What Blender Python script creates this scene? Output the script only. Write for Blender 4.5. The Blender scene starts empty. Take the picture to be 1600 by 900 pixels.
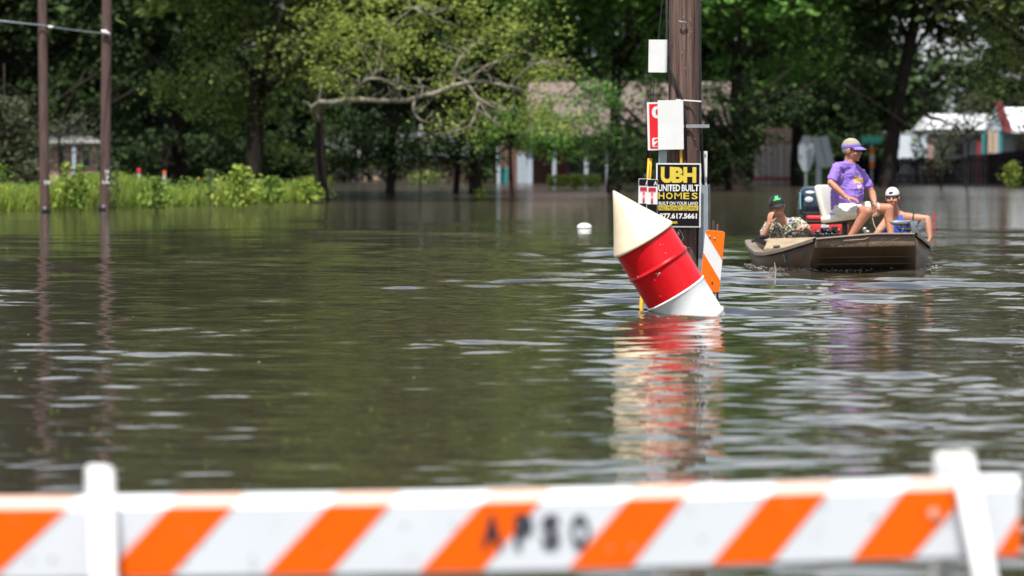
import bpy, bmesh, math, random
import numpy as np
from mathutils import Vector, Matrix, Quaternion
random.seed(7)
S = bpy.context.scene
COL = S.collection
R = math.radians
# ------------------------------------------------------------------ camera, world, sun, exposure
CAM_H, FPX = 1.54, 6667.0
TH = math.atan(225 / FPX)
cam = bpy.data.cameras.new('camera'); cam.lens = 150; cam.sensor_width = 36
cam.clip_start = 0.1; cam.clip_end = 6000
cam.dof.use_dof = True; cam.dof.focus_distance = 43.5; cam.dof.aperture_fstop = 2.5
co = bpy.data.objects.new('camera', cam); COL.objects.link(co)
co.location = (0, 0, CAM_H); co.rotation_euler = (math.pi / 2 - TH, 0, 0)
S.camera = co
SUN_EL, SUN_AZ = R(66), R(-14)       # azimuth: 0 = straight behind the camera, negative = to the left
sd = Vector((math.sin(SUN_AZ) * math.cos(SUN_EL), -math.cos(SUN_AZ) * math.cos(SUN_EL), math.sin(SUN_EL)))  # to the sun
w = bpy.data.worlds.new('World'); S.world = w; w.use_nodes = True
nt = w.node_tree; nt.nodes.clear()
sky = nt.nodes.new('ShaderNodeTexSky'); sky.sky_type = 'NISHITA'; sky.sun_disc = False
sky.sun_elevation = SUN_EL; sky.sun_rotation = math.atan2(sd.x, sd.y)
sky.air_density = 1.0; sky.dust_density = 2.5; sky.ozone_density = 1.0
bg = nt.nodes.new('ShaderNodeBackground'); bg.inputs[1].default_value = 0.12
ow = nt.nodes.new('ShaderNodeOutputWorld')
tcw = nt.nodes.new('ShaderNodeTexCoord'); mpw = nt.nodes.new('ShaderNodeMapping'); mpw.inputs['Scale'].default_value = (1, 1, 3.2)
nsw = nt.nodes.new('ShaderNodeTexNoise'); nsw.inputs['Scale'].default_value = 2.6; nsw.inputs['Detail'].default_value = 7; nsw.inputs['Roughness'].default_value = .55
rpw = nt.nodes.new('ShaderNodeMapRange'); rpw.inputs[1].default_value = .44; rpw.inputs[2].default_value = .58; rpw.inputs[4].default_value = .9
mxw = nt.nodes.new('ShaderNodeMix'); mxw.data_type = 'RGBA'; mxw.inputs[7].default_value = (6.6, 6.9, 7.2, 1)      # bright clouds added to whiten the sky's reflections in the water
nt.links.new(tcw.outputs['Generated'], mpw.inputs[0]); nt.links.new(mpw.outputs[0], nsw.inputs['Vector']); nt.links.new(nsw.outputs[0], rpw.inputs[0])
nt.links.new(rpw.outputs[0], mxw.inputs[0]); nt.links.new(sky.outputs[0], mxw.inputs[6])
nt.links.new(mxw.outputs[2], bg.inputs[0]); nt.links.new(bg.outputs[0], ow.inputs[0])
sl = bpy.data.lights.new('sun', 'SUN'); sl.energy = 5.0; sl.angle = R(0.5); sl.color = (1, .96, .9)
so = bpy.data.objects.new('sun', sl); COL.objects.link(so)
so.rotation_euler = sd.to_track_quat('Z', 'Y').to_euler(); so.location = (0, 0, 60)
S.view_settings.view_transform = 'Standard'; S.view_settings.look = 'None'
S.view_settings.exposure = 0.4; S.view_settings.gamma = 1
S.cycles.use_denoising = True
S.cycles.max_bounces = 6; S.cycles.transparent_max_bounces = 8
S.cycles.caustics_reflective = False; S.cycles.caustics_refractive = False

# ------------------------------------------------------------------ helpers
def P(x, y, D):
    """pixel of the 1600x900 photograph at distance D -> point of the place"""
    a, b = (x - 800) / FPX, (450 - y) / FPX
    d = Vector((a, math.cos(TH) + b * math.sin(TH), -math.sin(TH) + b * math.cos(TH)))
    return Vector((0, 0, CAM_H)) + d * (D / d.y)
def DW(y):
    b = (450 - y) / FPX
    dz = -math.sin(TH) + b * math.cos(TH); dy = math.cos(TH) + b * math.sin(TH)
    return CAM_H * dy / -dz
def X(x, D): return (x - 800) / FPX * D / math.cos(TH)

def new_mat(name):
    m = bpy.data.materials.new(name); m.use_nodes = True
    return m, m.node_tree, m.node_tree.nodes['Principled BSDF']
def mat(name, col, rough=.6, var=.15, scale=8, metal=0, bump=0, bscale=40, stretch=(1, 1, 1), col2=None, spec=.5, coat=0, detail=4, rndcol=0):
    m, t, b = new_mat(name); L = t.links.new
    tc = t.nodes.new('ShaderNodeTexCoord'); mp = t.nodes.new('ShaderNodeMapping'); mp.inputs['Scale'].default_value = stretch
    L(tc.outputs['Object'], mp.inputs[0])
    n = t.nodes.new('ShaderNodeTexNoise'); n.inputs['Scale'].default_value = scale; n.inputs['Detail'].default_value = detail; n.inputs['Roughness'].default_value = .65
    L(mp.outputs[0], n.inputs['Vector'])
    mr = t.nodes.new('ShaderNodeMapRange'); mr.inputs[1].default_value = .3; mr.inputs[2].default_value = .7
    L(n.outputs[0], mr.inputs[0])
    mx = t.nodes.new('ShaderNodeMix'); mx.data_type = 'RGBA'
    c2 = col2 if col2 else tuple(c * (1 - var * 2) for c in col)
    mx.inputs[6].default_value = (*c2, 1); mx.inputs[7].default_value = (*col, 1)
    L(mr.outputs[0], mx.inputs[0]); out = mx.outputs[2]
    if rndcol:
        oi = t.nodes.new('ShaderNodeObjectInfo'); mul = t.nodes.new('ShaderNodeMapRange')
        mul.inputs[3].default_value = 1 - rndcol; mul.inputs[4].default_value = 1 + rndcol
        L(oi.outputs['Random'], mul.inputs[0])
        hs = t.nodes.new('ShaderNodeHueSaturation'); L(out, hs.inputs['Color']); L(mul.outputs[0], hs.inputs['Value']); out = hs.outputs[0]
    L(out, b.inputs['Base Color'])
    rr = t.nodes.new('ShaderNodeMapRange'); rr.inputs[3].default_value = max(.02, rough - .08); rr.inputs[4].default_value = min(1, rough + .08)
    L(n.outputs[0], rr.inputs[0]); L(rr.outputs[0], b.inputs['Roughness'])
    b.inputs['Metallic'].default_value = metal; b.inputs['Specular IOR Level'].default_value = spec; b.inputs['Coat Weight'].default_value = coat
    if bump:
        n2 = t.nodes.new('ShaderNodeTexNoise'); n2.inputs['Scale'].default_value = bscale; n2.inputs['Detail'].default_value = 3
        L(mp.outputs[0], n2.inputs['Vector'])
        bp = t.nodes.new('ShaderNodeBump'); bp.inputs['Strength'].default_value = bump; bp.inputs['Distance'].default_value = .01
        L(n2.outputs[0], bp.inputs['Height']); L(bp.outputs[0], b.inputs['Normal'])
    return m
def leaf_mat(name, a, b_, trans=.35, rough=.55):
    """a..b_: range of leaf colours, one drawn per leaf"""
    m, t, b = new_mat(name); L = t.links.new
    g = t.nodes.new('ShaderNodeNewGeometry')
    tc = t.nodes.new('ShaderNodeTexCoord'); n = t.nodes.new('ShaderNodeTexNoise'); n.inputs['Scale'].default_value = .55; n.inputs['Detail'].default_value = 2
    L(tc.outputs['Object'], n.inputs['Vector'])
    ad = t.nodes.new('ShaderNodeMath'); ad.operation = 'MULTIPLY_ADD'; ad.inputs[1].default_value = 1.6; ad.inputs[2].default_value = -.8
    L(n.outputs[0], ad.inputs[0])
    a2 = t.nodes.new('ShaderNodeMath'); a2.operation = 'ADD'; a2.use_clamp = True
    L(ad.outputs[0], a2.inputs[0]); L(g.outputs['Random Per Island'], a2.inputs[1])
    mx = t.nodes.new('ShaderNodeMix'); mx.data_type = 'RGBA'
    mx.inputs[6].default_value = (*a, 1); mx.inputs[7].default_value = (*b_, 1)
    L(a2.outputs[0], mx.inputs[0]); L(mx.outputs[2], b.inputs['Base Color'])
    b.inputs['Roughness'].default_value = .75; b.inputs['Specular IOR Level'].default_value = .15
    tr = t.nodes.new('ShaderNodeBsdfTranslucent'); L(mx.outputs[2], tr.inputs[0])
    ms = t.nodes.new('ShaderNodeMixShader'); ms.inputs[0].default_value = trans
    L(b.outputs[0], ms.inputs[1]); L(tr.outputs[0], ms.inputs[2]); L(ms.outputs[0], t.nodes['Material Output'].inputs[0])
    return m
def link(name, me, m=None, parent=None, loc=None, rot=None):
    o = bpy.data.objects.new(name, me); COL.objects.link(o)
    if m and me is not None and len(me.materials) == 0: me.materials.append(m)
    if parent: o.parent = parent
    if loc is not None: o.location = loc
    if rot is not None: o.rotation_euler = rot
    return o
def obj(name, bm, m, parent=None, smooth=False, loc=None, rot=None, angle=None):
    me = bpy.data.meshes.new(name)
    if smooth:
        for f in bm.faces: f.smooth = True
    bm.to_mesh(me); bm.free()
    if angle is not None:
        me.set_sharp_from_angle(angle=R(angle))
    return link(name, me, m, parent, loc, rot)
def tag(o, label=None, cat=None, group=None, kind=None):
    if label: o['label'] = label
    if cat: o['category'] = cat
    if group: o['group'] = group
    if kind: o['kind'] = kind
    return o
def thing(name, label, cat, loc=(0, 0, 0), group=None, rot=None):
    o = link(name, None, loc=loc, rot=rot); return tag(o, label, cat, group)
def B(): return bmesh.new()
def box(bm, c, s, M=None, bevel=0):
    r = bmesh.ops.create_cube(bm, size=1)
    vs = r['verts']
    bmesh.ops.scale(bm, vec=s, verts=vs)
    if bevel:
        es = list({e for v in vs for e in v.link_edges})
        q = bmesh.ops.bevel(bm, geom=es, offset=bevel, segments=2, profile=.5, affect='EDGES')
        vs = list({v for f in q['faces'] for v in f.verts} | set(v for v in vs if v.is_valid))
        seen = set(vs); st = list(vs)
        while st:
            v = st.pop()
            for e in v.link_edges:
                u = e.other_vert(v)
                if u not in seen: seen.add(u); st.append(u)
        vs = list(seen)
    if M is not None: bmesh.ops.transform(bm, matrix=M, verts=vs)
    bmesh.ops.translate(bm, vec=c, verts=vs)
    return vs
def frame(t, prev=None):
    t = t.normalized()
    up = prev if prev is not None else (Vector((0, 0, 1)) if abs(t.z) < .9 else Vector((1, 0, 0)))
    u = (up - t * up.dot(t)); u.normalize(); return u, t.cross(u).normalized()
def tube(bm, pts, rad, n=10, cap=True, closed=False):
    pts = [Vector(p) for p in pts]
    if not hasattr(rad, '__len__'): rad = [rad] * len(pts)
    rings = []; u = None
    for i, p in enumerate(pts):
        if closed: t = pts[(i + 1) % len(pts)] - pts[i - 1]
        else: t = pts[min(i + 1, len(pts) - 1)] - pts[max(i - 1, 0)]
        if t.length < 1e-9: t = Vector((0, 0, 1))
        u, v = frame(t, u)
        rings.append([bm.verts.new(p + (u * math.cos(a) + v * math.sin(a)) * rad[i]) for a in [2 * math.pi * k / n for k in range(n)]])
    m = len(rings)
    for i in range(m if closed else m - 1):
        a, b = rings[i], rings[(i + 1) % m]
        for k in range(n):
            bm.faces.new((a[k], a[(k + 1) % n], b[(k + 1) % n], b[k]))
    if cap and not closed:
        bm.faces.new(rings[0][::-1]); bm.faces.new(rings[-1])
def lathe(bm, prof, n=48, cap0=True, cap1=True):
    """prof: (r, z)"""
    rings = []
    for r, z in prof:
        if r < 1e-6: rings.append([bm.verts.new((0, 0, z))])
        else: rings.append([bm.verts.new((r * math.cos(2 * math.pi * k / n), r * math.sin(2 * math.pi * k / n), z)) for k in range(n)])
    for a, b in zip(rings, rings[1:]):
        for k in range(n):
            if len(a) == 1 and len(b) == 1: continue
            if len(a) == 1: bm.faces.new((a[0], b[(k + 1) % n], b[k]))
            elif len(b) == 1: bm.faces.new((a[k], a[(k + 1) % n], b[0]))
            else: bm.faces.new((a[k], a[(k + 1) % n], b[(k + 1) % n], b[k]))
    bmesh.ops.recalc_face_normals(bm, faces=bm.faces[:])
def plate(bm, pts, th, y=0):
    """outline pts (x,z) in the XZ plane, front at y, thickness th away (+y)"""
    a = [bm.verts.new((p[0], y, p[1])) for p in pts]; b = [bm.verts.new((p[0], y + th, p[1])) for p in pts]
    n = len(pts); bm.faces.new(a); bm.faces.new(b[::-1])
    for i in range(n): bm.faces.new((a[i], b[i], b[(i + 1) % n], a[(i + 1) % n]))
    bmesh.ops.recalc_face_normals(bm, faces=bm.faces[:])
def rrect(x0, z0, x1, z1, r, n=5):
    o = []
    for cx, cz, a0 in ((x1 - r, z1 - r, 0), (x0 + r, z1 - r, 90), (x0 + r, z0 + r, 180), (x1 - r, z0 + r, 270)):
        for k in range(n + 1):
            a = R(a0 + 90 * k / n); o.append((cx + r * math.cos(a), cz + r * math.sin(a)))
    return o
def quads(name, V, m, parent=None, F=None, smooth=False):
    """V (n*4,3) separate quads or V + F index array (k,4)"""
    V = np.asarray(V, np.float32).reshape(-1, 3)
    if F is None: F = np.arange(len(V), dtype=np.int32).reshape(-1, 4)
    me = bpy.data.meshes.new(name)
    me.vertices.add(len(V)); me.vertices.foreach_set('co', V.ravel())
    k = F.shape[1]
    me.loops.add(F.size); me.loops.foreach_set('vertex_index', F.astype(np.int32).ravel())
    me.polygons.add(len(F)); me.polygons.foreach_set('loop_start', (np.arange(len(F)) * k).astype(np.int32))
    me.update(calc_edges=True)
    if smooth: me.polygons.foreach_set('use_smooth', np.ones(len(F), bool))
    return link(name, me, m, parent)
def text(s, m, parent, x0, z0, x1, z1, y, bold=.02, name='lettering', shear=0, th=.0015):
    cu = bpy.data.curves.new('t', 'FONT'); cu.body = s; cu.size = 1; cu.offset = bold; cu.resolution_u = 4; cu.shear = shear
    t = bpy.data.objects.new('t', cu); COL.objects.link(t)
    dg = bpy.context.evaluated_depsgraph_get()
    me = bpy.data.meshes.new_from_object(t.evaluated_get(dg)); bpy.data.objects.remove(t); bpy.data.curves.remove(cu)
    n = len(me.vertices); c = np.empty(n * 3, np.float32); me.vertices.foreach_get('co', c); c = c.reshape(-1, 3)
    lo, hi = c.min(0), c.max(0)
    o = np.empty_like(c)
    o[:, 0] = x0 + (c[:, 0] - lo[0]) / (hi[0] - lo[0]) * (x1 - x0)
    o[:, 2] = z0 + (c[:, 1] - lo[1]) / (hi[1] - lo[1]) * (z1 - z0); o[:, 1] = y
    me.vertices.foreach_set('co', o.ravel()); me.materials.clear(); me.update()
    return link(name, me, m, parent)

# ------------------------------------------------------------------ materials
M_wood = mat('weathered_pole_wood', (.25, .165, .135), .85, scale=3.4, stretch=(9, 9, .22), col2=(.018, .006, .006), bump=1, bscale=12, detail=9, spec=.2)
M_wood2 = mat('far_pole_wood', (.15, .09, .078), .9, scale=5, stretch=(7, 7, .4), col2=(.045, .026, .022), bump=.6, bscale=14)
M_white = mat('white_paint', (.8, .8, .78), .45, var=.04, scale=5)
M_whitesign = mat('blank_sign_white', (.74, .75, .74), .45, var=.04, scale=7, bump=.2, bscale=6)
M_cream = mat('cream_cone_paint', (.82, .70, .50), .42, scale=4, col2=(.74, .60, .39), bump=.15, bscale=25)
M_drumwhite = mat('white_drum_paint', (.82, .83, .83), .35, scale=6, col2=(.72, .75, .75), bump=.35, bscale=6)
M_red = mat('red_drum_paint', (.74, .008, .014), .3, scale=7, col2=(.60, .004, .010), bump=.7, bscale=4, spec=.35)
M_black = mat('black_plastic', (.015, .015, .017), .45, var=.1)
M_signblack = mat('sign_black', (.010, .008, .013), .6, var=.05, spec=.12)
M_yellow = mat('sign_yellow', (.72, .56, .06), .4, var=.08)
M_yguard = mat('yellow_guy_guard', (.78, .42, .012), .45, var=.1, scale=10)
M_galv = mat('galvanised_metal', (.36, .41, .44), .42, var=.12, metal=.35, scale=9)
M_steel = mat('steel_fitting', (.55, .55, .55), .35, metal=.8)
M_orange = mat('orange_sheeting', (.95, .13, .0), .5, spec=.2, var=.05, scale=10)
M_orange2 = mat('orange_marker_sheeting', (.88, .16, .002), .45, spec=.3, var=.05, scale=10)
M_peach = mat('sunlit_orange_edge_tint', (.72, .42, .33), .5, var=.03)  # peach paints in the sun's glare on the orange top bevel; bolt reuses it
M_board = mat('barricade_white_sheeting', (.70, .74, .79), .45, var=.03, scale=3)
M_legw = mat('barricade_leg_white', (.82, .82, .81), .5, var=.05, scale=5, bump=.1)
M_signred = mat('sign_red', (.72, .01, .015), .4, var=.05)
M_crimson = mat('letter_crimson', (.45, .01, .05), .4, var=.05)
M_wire = mat('dark_cable', (.02, .02, .024), .5, var=.1)
M_hull = mat('boat_hull_brown', (.19, .132, .088), .5, scale=5, col2=(.135, .092, .062), spec=.3, bump=.25, bscale=8, rndcol=0)
M_hulltan = mat('boat_console_tan', (.40, .31, .20), .6, scale=9, col2=(.27, .20, .13), bump=.2)
M_rim = mat('boat_gunwale_brown', (.25, .195, .15), .45, scale=7, col2=(.17, .13, .10))
M_seat = mat('white_vinyl', (.68, .67, .60), .45, var=.06, scale=9, bump=.25, bscale=9)
M_skin = mat('skin', (.50, .245, .155), .5, scale=16, col2=(.42, .18, .11), bump=.12, bscale=60)
M_skin2 = mat('tanned_skin', (.47, .215, .135), .5, scale=16, col2=(.38, .15, .09), bump=.12, bscale=60)
M_purple = mat('purple_shirt_cloth', (.27, .165, .56), .85, scale=7, col2=(.215, .125, .48), bump=1, bscale=11)
M_visor = mat('purple_visor_cloth', (.23, .17, .52), .8, var=.08)
M_shorts = mat('pale_shorts_cloth', (.66, .66, .62), .85, var=.08, bump=.8, bscale=7)
M_blue = mat('blue_tank_cloth', (.02, .10, .55), .8, var=.12, bump=.5, bscale=9)
M_hair = mat('grey_hair', (.42, .36, .28), .8, var=.2, scale=60, bump=.5, bscale=90)
M_hairdark = mat('dark_hair', (.03, .02, .015), .8, var=.2, scale=60)
M_capblack = mat('cap_black_cloth', (.014, .018, .016), .8, var=.1)
M_capwhite = mat('cap_white_mesh', (.6, .62, .66), .8, var=.06, bump=.3, bscale=80)
M_capgreen = mat('cap_logo_green', (.05, .62, .15), .6, var=.05)
M_gold = mat('gold_print', (.85, .48, .02), .7, var=.1)
M_cowl = mat('outboard_navy', (.008, .024, .055), .18, var=.2, coat=.6)
M_cowlteal = mat('outboard_teal_stripe', (.18, .42, .42), .35, var=.1)
M_coolred = mat('red_cooler_cloth', (.68, .02, .025), .6, var=.12, bump=.3)
M_darkgrey = mat('dark_grey_metal', (.06, .065, .07), .4, var=.15)
M_grey = mat('mid_grey_plastic', (.17, .185, .20), .35, var=.1)
M_glass = mat('dark_lens', (.01, .01, .012), .08, var=0)
M_camo = None
def camo():
    m, t, b = new_mat('leaf_print_shirt_cloth'); L = t.links.new
    tc = t.nodes.new('ShaderNodeTexCoord')
    v = t.nodes.new('ShaderNodeTexNoise'); v.inputs['Scale'].default_value = 26; v.inputs['Detail'].default_value = 3; v.inputs['Distortion'].default_value = 1.6
    L(tc.outputs['Object'], v.inputs['Vector'])
    r = t.nodes.new('ShaderNodeValToRGB'); e = r.color_ramp.elements; r.color_ramp.interpolation = 'CONSTANT'
    e[0].position = 0; e[0].color = (.05, .055, .05, 1); e[1].position = .47; e[1].color = (.24, .22, .15, 1)
    x = e.new(.53); x.color = (.60, .56, .42, 1); x = e.new(.66); x.color = (.36, .34, .23, 1)
    L(v.outputs[0], r.inputs[0]); L(r.outputs[0], b.inputs['Base Color']); b.inputs['Roughness'].default_value = .85
    return m
M_camo = camo()
def brick(name, c1, c2, mortar, sc=1):
    m, t, b = new_mat(name); L = t.links.new
    tc = t.nodes.new('ShaderNodeTexCoord'); mp = t.nodes.new('ShaderNodeMapping'); mp.inputs['Rotation'].default_value = (math.pi / 2, 0, 0)
    L(tc.outputs['Object'], mp.inputs[0])
    k = t.nodes.new('ShaderNodeTexBrick'); k.inputs['Color1'].default_value = (*c1, 1); k.inputs['Color2'].default_value = (*c2, 1); k.inputs['Mortar'].default_value = (*mortar, 1)
    k.inputs['Scale'].default_value = sc; k.inputs['Brick Width'].default_value = .21; k.inputs['Row Height'].default_value = .075; k.inputs['Mortar Size'].default_value = .008
    L(mp.outputs[0], k.inputs[0]); L(k.outputs[0], b.inputs['Base Color']); b.inputs['Roughness'].default_value = .85
    return m
M_brick = brick('dark_red_brick', (.20, .06, .05), (.13, .04, .035), (.2, .17, .15))
M_brickpink = brick('pink_brick', (.42, .22, .19), (.33, .17, .15), (.4, .35, .32))
M_roof = mat('pinkish_brown_shingles', (.20, .15, .135), .9, scale=3, col2=(.15, .11, .10), bump=.4, stretch=(1, 5, 1))
M_roofgrey = mat('grey_shingles', (.17, .175, .18), .9, var=.2, bump=.4)
M_post = mat('pale_blue_post_paint', (.42, .50, .58), .6, var=.08)
M_siding = mat('pale_siding', (.62, .62, .60), .7, var=.08)
M_brightwall = mat('white_building_wall', (.62, .68, .76), .6, var=.03, scale=.6)
M_teal = mat('teal_paint', (.03, .26, .27), .5, var=.1)
M_fence = mat('dark_fence_wood', (.017, .015, .018), 1, var=.25, rndcol=.25, spec=0)
M_shedboard = mat('pale_shed_board', (.40, .36, .32), .85, var=.15, rndcol=.12, stretch=(3, 3, .5))
M_whiteroof = mat('white_metal_roof', (.78, .80, .82), .5, var=.04)
M_maroon = mat('maroon_trim_paint', (.28, .04, .055), .55, var=.1)
M_tanwood = mat('pale_tan_wood', (.56, .42, .31), .8, var=.15)
M_window = mat('window_glass', (.02, .025, .03), .1, var=0)
M_signgreen = mat('street_sign_green', (.015, .48, .36), .45, var=.05)
M_bark = mat('dark_bark', (.034, .027, .023), .95, scale=3, stretch=(4, 4, .6), col2=(.016, .013, .012), spec=.08, bump=.8, bscale=9)
M_barkpale = mat('pale_bare_bark', (.36, .33, .26), .9, scale=4, col2=(.12, .105, .08), spec=.15, bump=.5, bscale=12)
M_soil = mat('muddy_ground', (.09, .075, .045), .95, var=.25, scale=.8)
M_bank = mat('grassy_soil', (.09, .13, .03), .95, var=.3, scale=2)
L_oak = leaf_mat('oak_leaves', (.06, .09, .025), (.27, .34, .10))
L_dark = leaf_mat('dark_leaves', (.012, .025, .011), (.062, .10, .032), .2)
L_mid = leaf_mat('mid_green_leaves', (.05, .12, .03), (.22, .42, .09))
L_yel = leaf_mat('yellow_green_leaves', (.16, .23, .045), (.40, .47, .11), .45)
L_grey = leaf_mat('grey_green_leaves', (.06, .08, .045), (.15, .16, .09))
L_weed = leaf_mat('weed_leaves', (.15, .23, .03), (.36, .44, .09), .35)
L_weedd = leaf_mat('darker_weed_leaves', (.07, .14, .025), (.24, .34, .07), .35)

# ------------------------------------------------------------------ ground and flood water
def water_material():
    m, t, b = new_mat('muddy_flood_water'); L = t.links.new
    tc = t.nodes.new('ShaderNodeTexCoord')
    n = t.nodes.new('ShaderNodeTexNoise'); n.inputs['Scale'].default_value = .12; n.inputs['Detail'].default_value = 3
    L(tc.outputs['Object'], n.inputs['Vector'])
    mx = t.nodes.new('ShaderNodeMix'); mx.data_type = 'RGBA'
    mx.inputs[6].default_value = (.052, .040, .031, 1); mx.inputs[7].default_value = (.046, .041, .026, 1)
    mr = t.nodes.new('ShaderNodeMapRange'); mr.inputs[1].default_value = .35; mr.inputs[2].default_value = .65
    L(n.outputs[0], mr.inputs[0]); L(mr.outputs[0], mx.inputs[0]); L(mx.outputs[2], b.inputs['Base Color'])
    sx = t.nodes.new('ShaderNodeSeparateXYZ'); L(tc.outputs['Object'], sx.inputs[0]); rr = t.nodes.new('ShaderNodeMapRange'); rr.inputs[1].default_value = 60; rr.inputs[2].default_value = 130; rr.inputs[3].default_value = .03; rr.inputs[4].default_value = .17; L(sx.outputs['Y'], rr.inputs[0]); L(rr.outputs[0], b.inputs['Roughness']); b.inputs['IOR'].default_value = 1.33
    n2 = t.nodes.new('ShaderNodeTexNoise'); n2.inputs['Scale'].default_value = 4.5; n2.inputs['Detail'].default_value = 3
    mp2 = t.nodes.new('ShaderNodeMapping'); mp2.inputs['Scale'].default_value = (.38, 1, 1); L(tc.outputs['Object'], mp2.inputs[0]); L(mp2.outputs[0], n2.inputs['Vector'])
    bp = t.nodes.new('ShaderNodeBump'); bp.inputs['Strength'].default_value = .8; bp.inputs['Distance'].default_value = .0055
    L(n2.outputs[0], bp.inputs['Height']); L(bp.outputs[0], b.inputs['Normal'])
    return m
M_water = water_material()
BOATX, BOATY = X(1347, 51), 51.0
def water():
    D = [9.0]
    while D[-1] < 3000:
        d = D[-1]
        st = max(.038, d * d * .000064)
        if d > 200: st = d * .1
        D.append(d + st)
    D = np.array(D); n = 420
    s = np.linspace(-1, 1, n)
    YY = np.repeat(D[:, None], n, 1)
    XX = s[None, :] * (4 + .17 * D[:, None] + np.maximum(0, D[:, None] - 180) * 1.5)
    sp = np.repeat(np.gradient(D)[:, None], n, 1)
    rng = np.random.default_rng(5)
    Z = np.zeros_like(XX)
    # low-frequency patches of calmer and more ruffled water
    def low(seed, sc, sy):
        r = np.random.default_rng(seed); z = np.zeros_like(XX)
        for k in range(9):
            a = r.uniform(0, 2 * math.pi); f = 2 * math.pi / (sc * r.uniform(.7, 2.2))
            z += np.sin(f * (XX * math.cos(a)) + f / sy * YY * math.sin(a) + r.uniform(0, 7))
        return z / 3
    patch = np.clip(.7 + .75 * low(1, 4.5, 2.2), .3, 2.3)
    patch2 = np.clip(.75 + .7 * low(2, 2.2, 2.), .3, 2.3)
    boat = np.exp(-(((XX - BOATX) / 4.2) ** 2 + ((YY - 54) / 12) ** 2)) + 1.0 * np.exp(-(((XX - .2) / 2.6) ** 2 + ((YY - 56) / 7) ** 2))
    right = 1 / (1 + np.exp(-(XX / YY - .005) * 38))
    calm = (.62 + .44 * right) * (1 - .32 * np.clip((34 - YY) / 10, 0, 1)) * (1 + .75 * np.exp(-((YY - 58) / 22) ** 2))
    far = np.clip(1.3 - YY / 190, .4, 1)
    for i in range(76):
        lam = .17 * (2.6 / .17) ** rng.random()
        a = rng.normal(0, .48)                   # travel direction, mostly towards / away from the camera
        k = 2 * math.pi / lam
        slope = .0125 * (lam / .8) ** (-.05) * rng.uniform(.5, 1.4)
        if lam > 1.2: slope *= .6
        amp = slope / k
        att = np.clip((lam / sp - 2.2) / 3, 0, 1)
        ph = rng.uniform(0, 7)
        mod = patch if i % 2 else patch2
        Z += amp * att * mod * np.sin(k * (XX * math.sin(a) + YY * math.cos(a)) + ph)
    Z *= (calm * far + boat * 1.1)
    # bow wave and rings round the boat, small rings round the barrel
    r = np.sqrt((XX - BOATX) ** 2 + ((YY - 52.5) * .8) ** 2)
    Z += .014 * np.exp(-np.abs(r - 1.2) / 1.6) * np.sin(r * 2 * math.pi / .75) * np.clip((r - .9), 0, 1) * (YY < 60)
    bx, by = X(1075, 38.8), 38.8
    r = np.sqrt((XX - bx) ** 2 + (YY - by) ** 2)
    Z += .0035 * np.exp(-r / 1.8) * np.sin(r * 2 * math.pi / .42)
    V = np.stack([XX, YY, Z], -1).reshape(-1, 3)
    i = np.arange(len(D) - 1)[:, None] * n + np.arange(n - 1)[None, :]
    F = np.stack([i, i + 1, i + n + 1, i + n], -1).reshape(-1, 4)
    o = quads('flood_water', V, M_water, F=F, smooth=True); tag(o, kind='structure'); o['label'] = 'brown green rippled flood water'
    bm = B(); bm2 = [bm.verts.new(p) for p in ((-1600, -60, -.55), (1600, -60, -.55), (1600, 16, -.58), (-1600, 16, -.58))]; bm.faces.new(bm2)
    bm3 = [bm.verts.new(p) for p in ((-1600, 34, -1.1), (1600, 34, -1.1), (1600, 3200, -1.1), (-1600, 3200, -1.1))]; bm.faces.new(bm3); bm.faces.new((bm2[3], bm2[2], bm3[1], bm3[0]))
    tag(obj('ground', bm, M_soil), kind='structure')
water()

# ------------------------------------------------------------------ vegetation
rngL = np.random.default_rng(11)
def leaves(C, size, asp=.55, up=.5, rng=rngL):
    """one folded-free leaf quad (diamond) per centre"""
    n = len(C)
    nrm = rng.normal(size=(n, 3)); nrm /= np.linalg.norm(nrm, axis=1)[:, None]
    nrm[:, 2] = np.abs(nrm[:, 2]) + up; nrm /= np.linalg.norm(nrm, axis=1)[:, None]
    t = rng.normal(size=(n, 3)); t -= nrm * (t * nrm).sum(1)[:, None]; t /= np.linalg.norm(t, axis=1)[:, None]
    b = np.cross(nrm, t)
    s = size * rng.uniform(.6, 1.3, n)[:, None]
    V = np.stack([C - t * s * .5, C - b * s * asp * .5 - t * s * .05, C + t * s * .5, C + b * s * asp * .5 - t * s * .05], 1)
    return V
def lobe_points(c, r, n, clump=.32, rng=rngL, shell=.55):
    """leaf centres: clumps spread through an ellipsoid, denser near its outside"""
    k = max(6, int(n / 70))
    d = rng.normal(size=(k, 3)); d /= np.linalg.norm(d, axis=1)[:, None]
    rad = rng.uniform(shell ** 3, 1, k) ** (1 / 3)
    lump = 1 + .16 * np.sin(d[:, 0] * 5 + c[0]) + .14 * np.sin(d[:, 2] * 6 + c[1])
    cc = np.array(c) + d * rad[:, None] * lump[:, None] * np.array(r)
    idx = rng.integers(0, k, n)
    cr = clump * rng.uniform(.55, 1.35, k)
    off = rng.normal(size=(n, 3)) * cr[idx][:, None] * np.array([1, 1, .62])
    return cc[idx] + off
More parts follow.
